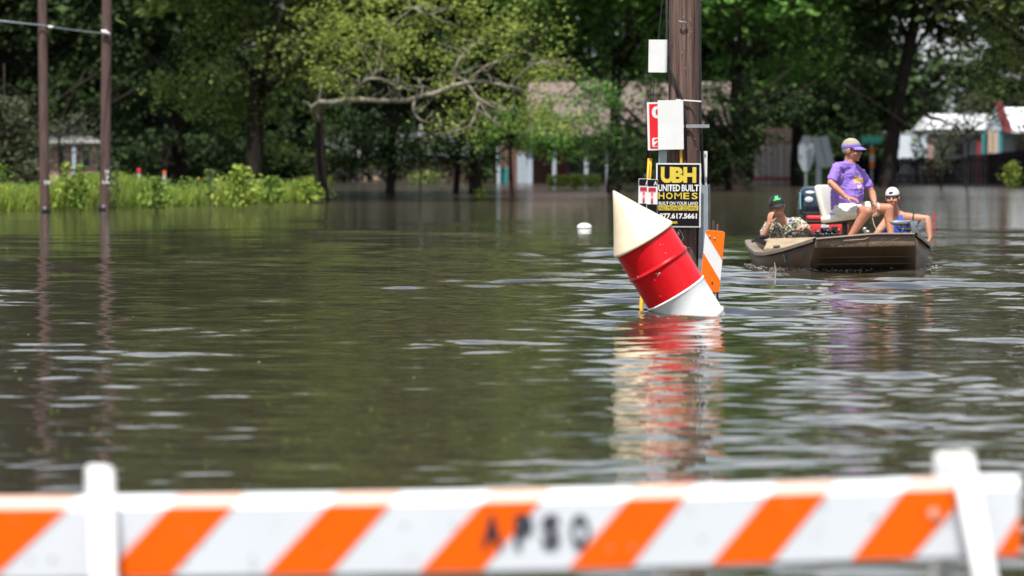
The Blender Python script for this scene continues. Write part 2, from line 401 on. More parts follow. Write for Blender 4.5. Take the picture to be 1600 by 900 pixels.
def tree(label, D, bx, wpx, lobes, lm, bark=None, top=None, seed=1, group=None, limbs=None, lean=0, name='oak_tree', trunk_top=60, dens=1., leaf=.15, high=None, base_y=None, extra_trunks=(), depth=1.0, cat='tree', pale=False):
    """lobes in photo pixels at distance D: (x, y, rx, ry); high: (x, z metres, r) lobes of the crown above the frame"""
    rng = np.random.default_rng(seed)
    px = D / FPX
    root_x = X(bx, D)
    t = thing(name, label, cat, (root_x, D, 0), group)
    off = Vector((root_x, D, 0))
    bark = bark or M_bark
    bm = B()
    for (tx, wp, ty, ln) in ((bx, wpx, trunk_top, lean),) + tuple(extra_trunks):
        topz = P(tx, ty, D).z; pts = []; rad = []
        for i in range(9):
            f = i / 8; z = -1.1 + (topz + 1.1) * f
            pts.append((X(tx, D) - root_x + ln * px * f ** 1.5 + .06 * math.sin(3 * f + tx), .1 * math.sin(f * 4), z))
            rad.append(wp * px * .5 * (1.25 - .25 * min(1, f * 3)) * (1 - .35 * f))
        tube(bm, pts, rad, 12)
        # limbs spreading into the crown
        for k in range(0 if pale else 6):
            a = rng.uniform(0, 2 * math.pi); e = Vector(pts[rng.integers(7, 9)]); L = rng.uniform(2, 3.6)
            q = [e + Vector((math.cos(a) * L * s, math.sin(a) * L * s * .6, L * .75 * s - .3 * s * s)) for s in (0, .33, .66, 1)]
            tube(bm, q, [wp * px * .24, wp * px * .17, wp * px * .11, .03], 7)
    obj('trunk', bm, bark, t, smooth=True)
    if limbs:
        bm = B()
        for pl in limbs:
            q = [P(a, b, D + dd) - off for (a, b, r_, dd) in pl]
            # refine by Catmull-Rom
            qq, rr = [], []
            for i in range(len(q) - 1):
                p0, p1, p2, p3 = q[max(i - 1, 0)], q[i], q[i + 1], q[min(i + 2, len(q) - 1)]
                for s in (0, .33, .66):
                    qq.append(.5 * ((2 * p1) + (p2 - p0) * s + (2 * p0 - 5 * p1 + 4 * p2 - p3) * s * s + (3 * p1 - p0 - 3 * p2 + p3) * s ** 3))
                    rr.append((pl[i][2] * (1 - s) + pl[i + 1][2] * s) * px * rng.uniform(.55, .75)); qq[-1] = qq[-1] + Vector((0, 0, rng.uniform(-.035, .035)))
            qq.append(q[-1]); rr.append(pl[-1][2] * px)
            tube(bm, qq, rr, 8)
        obj('limb', bm, M_barkpale if pale else bark, t, smooth=True)
    Vs = []
    for (x, y, rx, ry) in lobes:
        c = P(x, y, D); r = (rx * px, min(rx * px * .8, 2.5) * depth, ry * px)
        n = int(dens * 340 * (r[0] * r[2]) * 3.14 / (leaf / .15) ** 1.6)
        pts = lobe_points((c.x, c.y + (rng.uniform(-3.2, .5) if pale else rng.uniform(-.6, .6)), c.z), r, max(n, 60), clump=.26, rng=rng)
        Vs.append(leaves(pts, leaf, rng=rng))
    for (x, z, r) in (high or ()):
        c = (X(x, D), D + rng.uniform(-1, 1), z)
        n = int(100 * r * r * 3.14)
        pts = lobe_points(c, (r, r * .8, r * .8), n, clump=.5, rng=rng)
        Vs.append(leaves(pts, .36, .7, rng=rng))
    V = np.concatenate(Vs).reshape(-1, 3) - np.array(off)
    quads('crown', V, lm, t)
    return t

def H(x0, x1, z0=7.5, z1=13, r=2.6, step=3.2, D=125, seed=0):
    """crown lobes above the picture"""
    rg = random.Random(seed); o = []; xm0, xm1 = X(x0, D), X(x1, D)
    z = z0
    while z < z1:
        x = xm0 + rg.uniform(0, 1)
        while x < xm1:
            o.append((800 + (x + rg.uniform(-.6, .6)) / D * FPX, z + rg.uniform(-.5, .5), r * rg.uniform(.8, 1.15))); x += step
        z += step * .8
    return o
# left: dark trees
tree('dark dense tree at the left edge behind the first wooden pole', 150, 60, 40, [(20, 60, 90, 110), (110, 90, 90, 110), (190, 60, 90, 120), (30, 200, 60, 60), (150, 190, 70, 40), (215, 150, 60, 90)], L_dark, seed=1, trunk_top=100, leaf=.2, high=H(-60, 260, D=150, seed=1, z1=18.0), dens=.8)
tree('grey green bushy tree low at the left edge behind the weeds', 118, 5, 12, [(5, 170, 38, 38), (25, 225, 34, 34), (-15, 240, 40, 40), (45, 255, 22, 20)], L_grey, seed=2, name='bushy_tree', trunk_top=200, leaf=.13, dens=1.7)
tree('half bare drooping tree before the grey roof of the brick house', 132, 96, 6, [(92, 200, 20, 12), (122, 212, 24, 12), (145, 235, 12, 20), (80, 228, 10, 16), (112, 190, 26, 10)], L_grey, seed=31, name='small_tree', trunk_top=195, leaf=.12, dens=1.1)
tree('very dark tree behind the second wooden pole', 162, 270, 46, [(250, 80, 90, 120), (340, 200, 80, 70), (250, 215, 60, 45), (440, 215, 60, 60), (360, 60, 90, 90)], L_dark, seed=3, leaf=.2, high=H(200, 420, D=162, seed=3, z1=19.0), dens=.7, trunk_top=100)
tree('broad olive green oak with sunlit leaf clumps left of the bare limb', 120, 400, 34,
     [(300, 120, 62, 52), (360, 60, 72, 70), (430, 30, 80, 60), (430, 120, 75, 62), (340, 175, 70, 36), (480, 90, 60, 60), (400, 190, 60, 40), (270, 150, 36, 30), (500, 160, 40, 50), (440, 235, 50, 26), (330, 20, 70, 40)], L_oak, seed=4, leaf=.15, dens=.75, high=H(300, 540, D=120, seed=4, z1=15.5), trunk_top=120)
# oak with bare pale limbs
LIMBS = ([(497, 190, 8, 0), (490, 165, 7, -1), (540, 158, 6.5, -2), (600, 156, 6, -2.2), (650, 154, 6, -2.3), (690, 140, 5.5, -2.5), (730, 128, 5, -2.6), (770, 130, 4, -2.6), (800, 136, 3, -2.6), (828, 146, 1.6, -2.6)],
         [(548, 158, 4, -2), (560, 135, 3.8, -2.2), (580, 122, 3.4, -2.3), (600, 126, 3, -2.4), (618, 136, 2.4, -2.5), (626, 150, 1.6, -2.5)],
         [(585, 120, 2.6, -2.3), (592, 90, 2.2, -2.3), (596, 60, 2, -2.3), (612, 38, 1.6, -2.3), (640, 15, 1.2, -2.3), (665, 5, 1, -2.3)],
         [(583, 121, 2.2, -2.3), (572, 95, 1.8, -2), (560, 70, 1.2, -2), (540, 85, .9, -2)],
         [(710, 133, 3.2, -2.5), (712, 105, 3, -2.6), (725, 85, 2.6, -2.6), (742, 70, 2, -2.6), (750, 62, 1, -2.6)],
         [(730, 128, 3, -2.6), (757, 105, 2.6, -2.8), (780, 95, 1.8, -2.8)],
         [(730, 130, 3, -2.6), (748, 158, 2.6, -2.8), (765, 182, 2.2, -2.9), (785, 200, 1.2, -2.9)],
         [(735, 145, 2, -2.6), (760, 160, 1.8, -3), (778, 170, 1, -3)],
         [(800, 130, 2.2, -2.6), (820, 110, 2, -2.7), (840, 98, 1.4, -2.7), (860, 96, .9, -2.7)],
         [(650, 154, 3, -2.3), (645, 170, 2.6, -2.4), (655, 186, 1.8, -2.4), (668, 190, .9, -2.4)],
         [(650, 150, 2.4, -2.3), (655, 130, 2, -2.4), (650, 120, 1, -2.4)],
         [(640, 12, 1.8, -2.3), (665, 20, 1.5, -2.4), (690, 32, 1, -2.4)],
         [(680, 210, 1.4, -3), (710, 205, 1.6, -3), (735, 195, 2, -2.9), (748, 160, 2, -2.8)],
         [(600, 126, 1.8, -2.4), (640, 138, 1.5, -2.4), (650, 134, .8, -2.4)],
         [(545, 157, 2, -2), (535, 125, 1.6, -2), (522, 112, 1.2, -2)])
yl = [(560, 35, 50, 30), (620, 50, 50, 30), (680, 35, 40, 28), (740, 45, 50, 30), (800, 65, 44, 28), (850, 95, 32, 22), (520, 105, 34, 32), (650, 5, 60, 24), (540, 70, 30, 30), (790, 108, 34, 16), (725, 180, 24, 14), (700, 198, 18, 9), (862, 122, 22, 16), (770, 25, 40, 24), (500, 40, 26, 34), (870, 190, 26, 26), (838, 180, 24, 20), (820, 150, 20, 14), (770, 75, 30, 16), (690, 85, 26, 14), (600, 88, 26, 14)]
rgy = random.Random(44)
yl += [(rgy.uniform(505, 880), rgy.uniform(0, 150), rgy.uniform(8, 16), rgy.uniform(5, 10)) for i in range(46)] + [(rgy.uniform(690, 860), rgy.uniform(150, 215), rgy.uniform(7, 13), rgy.uniform(5, 9)) for i in range(14)]
TW = []
for L_ in list(LIMBS):
    for i in range(len(L_) - 1):
        for j in range(2):
            f = rgy.random(); x, y, r_, d = (L_[i][k] * (1 - f) + L_[i + 1][k] * f for k in range(4)); an = rgy.uniform(-2.9, .5); ln = rgy.uniform(18, 46)
            x1, y1 = x + math.cos(an) * ln * .5, y + math.sin(an) * ln * .4; an += rgy.uniform(-.7, .7)
            TW.append([(x, y, max(1.1, min(r_ * .4, 2)), d), (x1, y1, 1.1, d + rgy.uniform(-.3, .3)), (x1 + math.cos(an) * ln * .6, y1 + math.sin(an) * ln * .45, .6, d)])
LIMBS = list(LIMBS) + TW
tree('oak with long pale bare limbs and yellow green leaves', 114, 512, 15, yl, L_yel, bark=M_bark, pale=True, limbs=LIMBS, seed=5, leaf=.11, dens=.56, trunk_top=150, lean=-12, high=H(520, 780, D=114, seed=5, z0=9, z1=14.5), extra_trunks=((490, 11, 190, 6),))
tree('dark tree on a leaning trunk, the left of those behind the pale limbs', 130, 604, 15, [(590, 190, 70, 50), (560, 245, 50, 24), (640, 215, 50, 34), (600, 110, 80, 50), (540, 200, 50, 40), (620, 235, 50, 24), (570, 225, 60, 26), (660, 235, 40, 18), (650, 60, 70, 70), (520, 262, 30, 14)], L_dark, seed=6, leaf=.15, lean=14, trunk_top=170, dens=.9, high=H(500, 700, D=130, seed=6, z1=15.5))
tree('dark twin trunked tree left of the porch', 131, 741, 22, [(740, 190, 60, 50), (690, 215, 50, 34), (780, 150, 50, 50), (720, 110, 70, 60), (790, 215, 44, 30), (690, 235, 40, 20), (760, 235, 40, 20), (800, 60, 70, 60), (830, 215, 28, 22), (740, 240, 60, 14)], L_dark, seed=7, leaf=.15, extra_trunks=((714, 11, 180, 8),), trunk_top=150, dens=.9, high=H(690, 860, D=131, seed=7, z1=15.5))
tree('green leafy branchy tree in front of the brown roof', 124, 800, 8, [(810, 190, 36, 26), (780, 205, 26, 22), (840, 215, 30, 20), (860, 165, 26, 14), (880, 205, 40, 22), (905, 175, 26, 22), (930, 210, 34, 24), (945, 160, 18, 30), (845, 190, 34, 18), (850, 228, 40, 14), (900, 240, 40, 10), (925, 140, 20, 16)], L_mid, seed=8, leaf=.11, dens=1.4, trunk_top=200, name='small_tree')
tree('tall mid green tree left of the near utility pole', 139, 960, 22, [(880, 20, 70, 36), (960, 40, 70, 44), (1030, 60, 60, 60), (870, 60, 50, 30), (1010, 150, 34, 50), (940, 90, 50, 20), (985, 195, 34, 22), (1020, 215, 40, 24), (930, 240, 30, 12), (1000, 240, 36, 20), (965, 215, 24, 20), (945, 130, 26, 16), (1020, 110, 34, 30)], L_mid, seed=9, leaf=.14, dens=.7, trunk_top=80, high=H(860, 1060, D=139, seed=9, z1=15.0),
     limbs=[[(960, 250, 6, 0), (955, 160, 5, 0), (930, 110, 4, -.5), (890, 85, 3, -1)], [(955, 170, 4, 0), (985, 120, 4.5, -.5), (1030, 110, 4, -.8), (1070, 80, 3, -1)], [(945, 130, 2, 0), (920, 170, 2, -.3), (930, 210, 1.2, -.3)]])
tree('big bright green tree right of the near utility pole', 152, 1150, 30, [(1130, 50, 60, 50), (1200, 40, 70, 50), (1270, 60, 60, 50), (1120, 130, 40, 36), (1190, 110, 60, 36), (1260, 115, 40, 26), (1150, 170, 40, 24), (1310, 30, 40, 40)], L_mid, seed=10, leaf=.15, dens=1.0, trunk_top=80, high=H(1080, 1340, D=152, seed=10, z1=14.5))
tree('dark dense tree hanging before the right half of the brown roof', 132, 1012, 12, [(985, 170, 26, 40), (1012, 235, 34, 46), (955, 215, 34, 26), (890, 226, 44, 16), (936, 150, 14, 26), (1030, 150, 24, 40), (905, 150, 16, 12), (870, 205, 20, 12), (985, 262, 28, 22), (940, 248, 24, 12)], L_dark, seed=30, leaf=.13, dens=1.0, trunk_top=200)
tree('low dark spreading tree over the water right of the near pole', 140, 1140, 14, [(1120, 190, 46, 40), (1140, 240, 40, 32), (1190, 200, 46, 28), (1110, 268, 22, 18), (1160, 262, 20, 16), (1230, 170, 50, 24), (1060, 240, 30, 40), (1110, 235, 30, 40), (1165, 235, 30, 24)], L_dark, seed=11, leaf=.15, dens=1.1, trunk_top=200)
tree('dark tree with a straight black trunk right of the pale shed', 160, 1248, 23, [(1280, 160, 70, 40), (1330, 110, 60, 50), (1240, 130, 70, 50), (1300, 195, 50, 20), (1370, 40, 70, 60), (1250, 60, 90, 60), (1345, 180, 30, 20), (1185, 160, 60, 50)], L_dark, seed=12, leaf=.18, dens=.95, trunk_top=90, high=H(1200, 1400, D=160, seed=12, z1=16.0))
tree('big oak with a leaning forked trunk by the sky gap', 152, 1386, 27, [(1370, 90, 46, 60), (1400, 30, 60, 50), (1470, 20, 60, 46), (1350, 150, 36, 30), (1530, 60, 50, 60), (1520, 140, 34, 22), (1450, 165, 34, 12), (1420, 190, 26, 14), (1480, 195, 34, 16), (1530, 180, 40, 22), (1390, 130, 20, 30)], L_dark, seed=13, leaf=.14, dens=.5, trunk_top=30, lean=42, high=H(1380, 1600, D=152, seed=13, z1=14.5),
     limbs=[[(1396, 200, 6, 0), (1430, 178, 5, -.5), (1470, 188, 4, -1), (1500, 200, 2, -1)], [(1398, 180, 6, 0), (1410, 120, 6, 0), (1440, 60, 5, 0), (1480, 10, 4, 0)]])
tree('olive green tree hanging in at the top right corner', 116, 1640, 26, [(1590, 40, 60, 50), (1550, 90, 44, 50), (1600, 120, 50, 50), (1620, 190, 40, 30), (1530, 30, 40, 36), (1560, 150, 26, 18)], L_oak, seed=14, leaf=.13, dens=.8, trunk_top=60, high=H(1520, 1700, D=116, seed=14, z1=13.5))
tree('thin yellowish shrub standing in water before the dark fence', 150, 1473, 5, [(1473, 235, 16, 26), (1466, 255, 10, 12), (1480, 215, 12, 12)], L_grey, seed=15, leaf=.11, dens=1., trunk_top=235, name='tall_shrub', cat='shrub')
tree('pale olive shrub beside the tan porch columns', 150, 1512, 5, [(1512, 205, 24, 14), (1530, 165, 24, 22), (1500, 178, 16, 12)], L_grey, seed=16, leaf=.11, dens=.9, trunk_top=205, name='tall_shrub', cat='shrub')
# far wood closing the view, with the gap where the sky shows
far_labels = {}
protos = []
def far_tree(x, D, h, seed, lab):
    global protos
    if len(protos) < 3:
        rng = np.random.default_rng(100 + seed)
        t = thing('far_tree', lab, 'tree', (X(x, D), D, 0), 'trees of the far wood')
        bm = B(); tube(bm, [(0, 0, -1.1), (.1, 0, 3), (0, .1, 8)], [.3, .25, .12], 8)
        obj('trunk', bm, M_bark, t, smooth=True)
        Vs = []
        for k in range(20):
            z = rng.uniform(-.2, 16) if k > 5 else rng.uniform(-.2, 3.2); r = rng.uniform(2.0, 3.2)
            Vs.append(leaves(lobe_points((rng.uniform(-3.2, 3.2), rng.uniform(-2, 2), z), (r, r * .8, r * .8), 1300, clump=.45, rng=rng), .36, .75, rng=rng))
        quads('crown', np.concatenate(Vs), L_dark, t)
        protos.append(t); return t
    src = protos[seed % 3]
    t = src.copy(); COL.objects.link(t); t.location = (X(x, D), D, 0); t['label'] = lab
    t.rotation_euler = (0, 0, seed * 1.3); t.scale = (1, 1, h)
    for ch in src.children:
        c = ch.copy(); COL.objects.link(c); c.parent = t
    return t
FX = [(-150, 'beyond the left edge of the bank'), (-60, 'at the far left beyond the picture edge'), (20, 'behind the grey green bushy tree'), (90, 'behind the left pale brick house'), (160, 'between the brick house and the second pole'), (230, 'behind the very dark tree'), (300, 'behind the olive oak, left half'), (370, 'behind the olive oak, middle'), (440, 'behind the olive oak, right half'), (510, 'behind the trunk of the bare limbed oak'), (580, 'behind the left leaning trunk'), (650, 'behind the low far house'), (720, 'behind the twin trunked tree'), (790, 'behind the left end of the porch'), (860, 'behind the left half of the brown roof'), (940, 'behind the right half of the brown roof'), (1020, 'right behind the near pole'), (1090, 'behind the low spreading tree'), (1160, 'behind the left half of the board shed'), (1230, 'behind the straight black trunk'), (1300, 'behind the leaning grey road panels'), (1322, 'behind the street name sign')]
for i, (x, wh) in enumerate(FX): far_tree(x, 196 + (i % 3) * 6, 1.0 + .12 * ((i * 7) % 4), i, 'dark far tree ' + wh)
# dark undergrowth closing the view under the crowns
def undergrowth(label, x0, x1, y0, D, lm, seed, n=2600, leaf=.2):
    rng = np.random.default_rng(seed); t = thing('undergrowth_bush', label, 'bush', (X((x0 + x1) / 2, D), D, 0))
    w2 = (x1 - x0) / 2 * D / FPX; top = P(0, y0, D).z
    bm = B()
    for k in range(4): tube(bm, [(rng.uniform(-w2, w2) * .7, 0, -1), (rng.uniform(-w2, w2) * .7, 0, top * .6)], [.05, .02], 6)
    obj('stem', bm, M_bark, t)
    x = rng.uniform(-1, 1, n); hh = top * (1 - .35 * x ** 4) * (.86 + .14 * np.sin(x * 9 + seed))
    z = rng.uniform(-.02, 1, n) ** .8 * hh + .05
    quads('foliage', leaves(np.stack([x * w2, rng.normal(0, .5, n), z], -1), leaf, .7, rng=rng), lm, t)
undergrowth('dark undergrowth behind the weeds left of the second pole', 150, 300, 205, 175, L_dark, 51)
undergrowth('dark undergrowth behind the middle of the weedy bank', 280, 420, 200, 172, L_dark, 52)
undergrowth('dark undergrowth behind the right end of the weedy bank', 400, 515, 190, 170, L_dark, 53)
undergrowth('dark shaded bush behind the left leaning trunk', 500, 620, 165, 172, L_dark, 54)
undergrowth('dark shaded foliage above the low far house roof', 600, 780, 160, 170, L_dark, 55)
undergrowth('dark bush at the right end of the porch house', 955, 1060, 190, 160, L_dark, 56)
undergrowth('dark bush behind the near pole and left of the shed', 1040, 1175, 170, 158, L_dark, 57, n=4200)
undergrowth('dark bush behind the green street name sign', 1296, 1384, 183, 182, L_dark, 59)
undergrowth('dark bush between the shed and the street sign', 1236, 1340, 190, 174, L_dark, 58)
for x, D_, wd in ((-235, 207, 'nearest to'), (-300, 152, 'second from'), (-320, 198, 'third from'), (-410, 204, 'fourth from'), (-430, 140, 'fifth from'), (-500, 196, 'sixth from'), (-600, 150, 'farthest from')): far_tree(x, D_, 1.1, (x // 7) % 3, 'dark tree outside the picture, %s its left edge' % wd)
for x, D_, wd in ((1880, 190, 'nearest to'), (2000, 200, 'second from'), (2130, 186, 'farthest from')): far_tree(x, D_, 1.1, (x // 10) % 3, 'dark tree outside the picture, %s its right edge' % wd)
far_tree(1640, 196, .9, 4, 'dark far tree behind the house at the right edge')
far_tree(1760, 200, .9, 5, 'dark far tree beyond the right edge of the picture')
far_tree(1560, 250, .42, 6, 'low far tree showing right of the sky gap')

# left grass bank and weeds
def bank():
    bm = B()
    xs = [-420, -200, -60, 20, 100, 200, 300, 400, 470, 500, 515]
    yy = [334, 334, 332, 330, 327.5, 325.5, 322, 319, 316, 314, 312]
    g = []
    for x, y in zip(xs, yy):
        d0 = DW(y); row = []
        for k, z in ((0, -.5), (.4, .05), (2, .18), (6, .28), (14, .3), (26, .1), (30, -.6)):
            s = 1 if x < 480 else .4 if x < 510 else .1
            row.append(bm.verts.new((X(x, d0 + k * s) + (0), d0 + k * s, z * (s if z > 0 else 1))))
        g.append(row)
    for a, b in zip(g, g[1:]):
        for k in range(len(a) - 1): bm.faces.new((a[k], a[k + 1], b[k + 1], b[k]))
    bmesh.ops.recalc_face_normals(bm, faces=bm.faces[:])
    tag(obj('grass_bank', bm, M_bank, smooth=True), kind='structure')
    rng = np.random.default_rng(21)
    def ground(n, k0, k1, xa=-415, xb=505):
        x = rng.uniform(xa, xb, n); y = np.interp(x, xs, yy)
        d = np.array([DW(v) for v in y]); k = rng.uniform(k0, k1, n) * np.where(x < 470, 1, .35)
        D = d + k; return (x - 800) / FPX * D, D
    # grass blades: tall thin quads
    n = 62000; bx, by = ground(n, .1, 7)
    hgt = rng.uniform(.18, .5, n) * (1 + .5 * np.sin(bx * 1.7) * np.sin(bx * .6 + 1)) * np.clip(.45 + (by - by.min()) / 6, .5, 1.2)
    a = rng.uniform(0, 6.28, n); wd = rng.uniform(.012, .03, n)
    lx, ly = rng.normal(0, .22, n) * hgt, rng.normal(0, .22, n) * hgt
    z0 = np.full(n, .0)
    w_ = np.stack([np.cos(a) * wd, np.sin(a) * wd, z0], -1)
    p0 = np.stack([bx, by, z0 + .0], -1); p1 = p0 + np.stack([lx, ly, hgt], -1)
    V = np.stack([p0 - w_, p0 + w_, p1 + w_ * .3, p1 - w_ * .3], 1)
    tag(quads('grass', V, L_weed), 'long bright green grass along the edge of the left bank', 'grass', kind='stuff')
    # broadleaf weeds: clumps
    pts = []
    for i in range(370):
        x, y = ground(1, .3, 6.5); h = rng.uniform(.22, .68)
        if rng.random() < .16: h *= 1.65
        m = int(105 * h); zz = rng.uniform(.15, 1, m) ** .8 * h
        rr = (.22 * (1.15 - zz / h) + .05)
        pts.append(np.stack([x[0] + rng.normal(0, 1, m) * rr, y[0] + rng.normal(0, 1, m) * rr, zz], -1))
    pts = np.concatenate(pts)
    tag(quads('weeds', leaves(pts, .085, .5, up=.3, rng=rng), L_weedd), 'leafy broadleaf weeds crowding the left bank', 'weeds', kind='stuff')
    n = 160; bx, by = ground(n, .1, 3); C = np.stack([bx, by, rng.uniform(.3, .75, n)], -1)
    tag(quads('wildflowers', leaves(C, .045, .9, rng=rng), M_gold), 'tiny orange yellow flowers among the weeds', 'wildflowers', kind='stuff')
bank()
def plant(label, x, ybase, h, rad, lm, seed, leaf=.14, n=260, name='tall_weed', cat='plant', group=None, D=None):
    rng = np.random.default_rng(seed); D = D or DW(ybase)
    t = thing(name, label, cat, (X(x, D), D, 0), group)
    bm = B()
    for k in range(4):
        a = rng.uniform(0, 6.28); tube(bm, [(0, 0, -.3), (math.cos(a) * rad * .3, math.sin(a) * rad * .3, h * .5), (math.cos(a) * rad * .5, math.sin(a) * rad * .5, h * .95)], [.018, .013, .006], 5)
    obj('stem', bm, L_weedd, t)
    z = rng.uniform(.1, 1, n) * h; r = rad * np.sin(np.clip(z / h, .06, 1) * 2.7 + .3) * .62 + .04
    pts = np.stack([rng.normal(0, 1, n) * r, rng.normal(0, 1, n) * r, z], -1)
    quads('foliage', leaves(pts, leaf, .6, up=.4, rng=rng), lm, t)
    return t
plant('leafy bush on the bank, the tallest right of the wooden poles', 375, 330, 1.05, .36, L_weed, 1, n=420)
plant('tall pale weed spike beside the second wooden pole', 181, 331, 1.15, .10, L_grey, 2, leaf=.09, n=150)
plant('tall weed with a broad leafy top between the two wooden poles', 125, 333, 1.1, .2, L_weedd, 3, n=160)
plant('leafy weed close right of the first wooden pole', 101, 333, 1.15, .13, L_weed, 4, n=120)
plant('pale seeding weed left of the tallest bush', 328, 329, .95, .12, L_grey, 5, leaf=.09, n=140)
plant('bushy weed at the tip of the bank', 487, 318, .55, .26, L_weed, 6, n=200)
plant('darker leafy bush halfway along the bank', 245, 332, .8, .3, L_weedd, 8, n=260)
plant('bushy weed right of the tallest bush', 425, 324, .75, .26, L_weedd, 9, n=240)
plant('small bright sapling sticking out of the water by the twin trunks', 751, 312, .3, .13, L_weed, 10, n=60, name='sapling')
plant('long bright green hedge top before the porch posts', 897, 296, .55, .3, L_weed, 12, n=10, name='hedge')
h = [o for o in bpy.data.objects if o.name == 'hedge'][0]
rg = np.random.default_rng(3); px_ = h.location.y / FPX
Cc = np.stack([rg.uniform(-42, 42, 1100) * px_, rg.normal(0, .25, 1100), rg.uniform(.05, 1, 1100) ** .7 * .5], -1)
quads('leaf_mass', leaves(Cc, .12, .6, rng=rg), L_weed, h)
plant('bright green climbing shrub left under the grey road signs', 1262, 292, 1.2, .16, L_mid, 14, n=420, leaf=.1, name='shrub', cat='shrub')
plant('bright green shrub right under the grey road signs', 1290, 292, .85, .2, L_mid, 15, n=320, leaf=.1, name='shrub', cat='shrub')
plant('round little bush over the dark fence against the white wall', 1428, 282, .78, .13, L_oak, 16, n=160, leaf=.09, name='shrub', cat='shrub', D=178)
plant('bright green shrub over the dark fence by the tan columns', 1582, 282, .95, .28, L_weed, 17, n=260, leaf=.12, name='shrub', cat='shrub', D=150)
plant('dim green hedge low between the leaning trunk and the twin trunks', 665, 296, .55, .6, L_oak, 18, n=500, leaf=.12, name='shrub', cat='shrub', D=160)

# ------------------------------------------------------------------ far buildings
def wallbox(name, x0, x1, y0, y1, D, th, m, parent, off, bevel=0):
    a, b = P(x0, y1, D), P(x1, y0, D); bm = B()
    box(bm, ((a.x + b.x) / 2 - off[0], D + th / 2 - off[1], (a.z + b.z) / 2), (b.x - a.x, th, b.z - a.z), bevel=bevel)
    return obj(name, bm, m, parent)
def roofmesh(name, x0, x1, ye, yr, D, back, m, parent, off, over=0, hipl=0, hipr=0, th=.12):
    a, b = P(x0, ye, D), P(x1, ye, D); zr = P(x0, yr, D + back).z
    al, br = X(x0 + hipl, D + back), X(x1 - hipr, D + back)
    bm = B(); ox, oy = off[0], off[1]
    front = [(a.x, D - over, a.z), (b.x, D - over, a.z), (br, D + back, zr), (al, D + back, zr)]
    rear = [(al, D + back, zr), (br, D + back, zr), (b.x, D + 2 * back, a.z), (a.x, D + 2 * back, a.z)]
    vs = {}
    def v(p, dz=0):
        k = (round(p[0], 4), round(p[1], 4), round(p[2] + dz, 4))
        if k not in vs: vs[k] = bm.verts.new((p[0] - ox, p[1] - oy, p[2] + dz))
        return vs[k]
    for q in (front, rear):
        bm.faces.new([v(p) for p in q]); bm.faces.new([v(p, -th) for p in q][::-1])
    bm.faces.new([v(front[0]), v(front[0], -th), v(front[1], -th), v(front[1])])
    for s in (0, 1):   # gable / hip ends
        f, r_, k = (front[0], front[3], rear[3]) if s == 0 else (front[1], front[2], rear[2])
        bm.faces.new([v(f), v(r_), v(k)])
    bmesh.ops.recalc_face_normals(bm, faces=bm.faces[:])
    return obj(name, bm, m, parent)
def win(x0, x1, y0, y1, D, parent, off, fm=M_siding, bars=1):
    f = wallbox('window', x0, x1, y0, y1, D, .05, fm, parent, off)
    wallbox('pane', x0 + 1.5, x1 - 1.5, y0 + 1.5, y1 - 1.5, D - .012, .02, M_window, f, off)
    return f
# porch house in the middle
D0 = 168; off = (X(900, D0), D0)
hs = thing('porch_house', 'brick house with a brown roof and pale blue porch posts', 'house', (off[0], off[1], 0))
wallbox('wall', 770, 1130, 206, 330, D0 + 2.2, .2, M_brick, hs, off)
wallbox('eave_board', 822, 1140, 209, 213, D0 - .3, .08, M_siding, hs, off)
roofmesh('roof', 818, 1145, 209, 128, D0, 5.2, M_roof, hs, off, over=.35, hipl=8)
wallbox('porch_floor', 768, 1130, 290.5, 330, D0 - .2, 2.35, M_siding, hs, off)
for x in (779, 828, 866, 916, 951, 1010, 1075):
    bm = B(); p = P(x, 290, D0); zt = P(x, 213, D0).z
    wdt = .2 if x in (828, 951) else .14
    box(bm, (p.x - off[0], .1, (zt + -.0) / 2), (wdt, .14, zt - 0.0)); box(bm, (p.x - off[0], .1, zt - .06), (wdt + .1, .2, .1))
    obj('porch_post', bm, M_post, hs)
wallbox('siding_panel', 808, 824, 238, 290, D0 + 2.0, .15, M_post, hs, off)
wallbox('siding_panel', 952, 966, 238, 290, D0 + 2.0, .15, M_post, hs, off)
dd = wallbox('door', 868, 884, 232, 290, D0 + 2.1, .08, M_maroon, hs, off)
for (a, b) in ((886, 908), (922, 944), (1020, 1044)): win(a, b, 240, 272, D0 + 2.12, hs, off)
tl = thing('teal_cabinet', 'teal upright cabinet on the porch beside its left post', 'cabinet', (X(788, D0 + .6), D0 + .6, 0))
wallbox('cabinet_body', 783, 794, 262, 292, D0 + .6, .4, M_teal, tl, (tl.location.x, tl.location.y), bevel=.02)
wallbox('cabinet_door', 784.5, 792.5, 265, 289, D0 + .575, .03, M_teal, tl, (tl.location.x, tl.location.y), bevel=.01)
# far low brick building, centre left
D1 = 178; off = (X(600, D1), D1)
hs = thing('far_low_house', 'low far brick house with a pale band seen under the dark crowns', 'house', (off[0], off[1], 0))
wallbox('wall', 520, 730, 245, 330, D1, .2, M_brickpink, hs, off)
wallbox('pale_band', 528, 600, 267, 277, D1 - .06, .06, M_siding, hs, off)
wallbox('tan_panel', 566, 573, 262, 282, D1 - .1, .08, M_tanwood, hs, off)
wallbox('tan_panel', 581, 595, 276, 281, D1 - .14, .08, M_tanwood, hs, off)
roofmesh('roof', 505, 745, 245, 205, D1, 4, M_roofgrey, hs, off, over=.4)
win(610, 640, 252, 270, D1 - .04, hs, off)
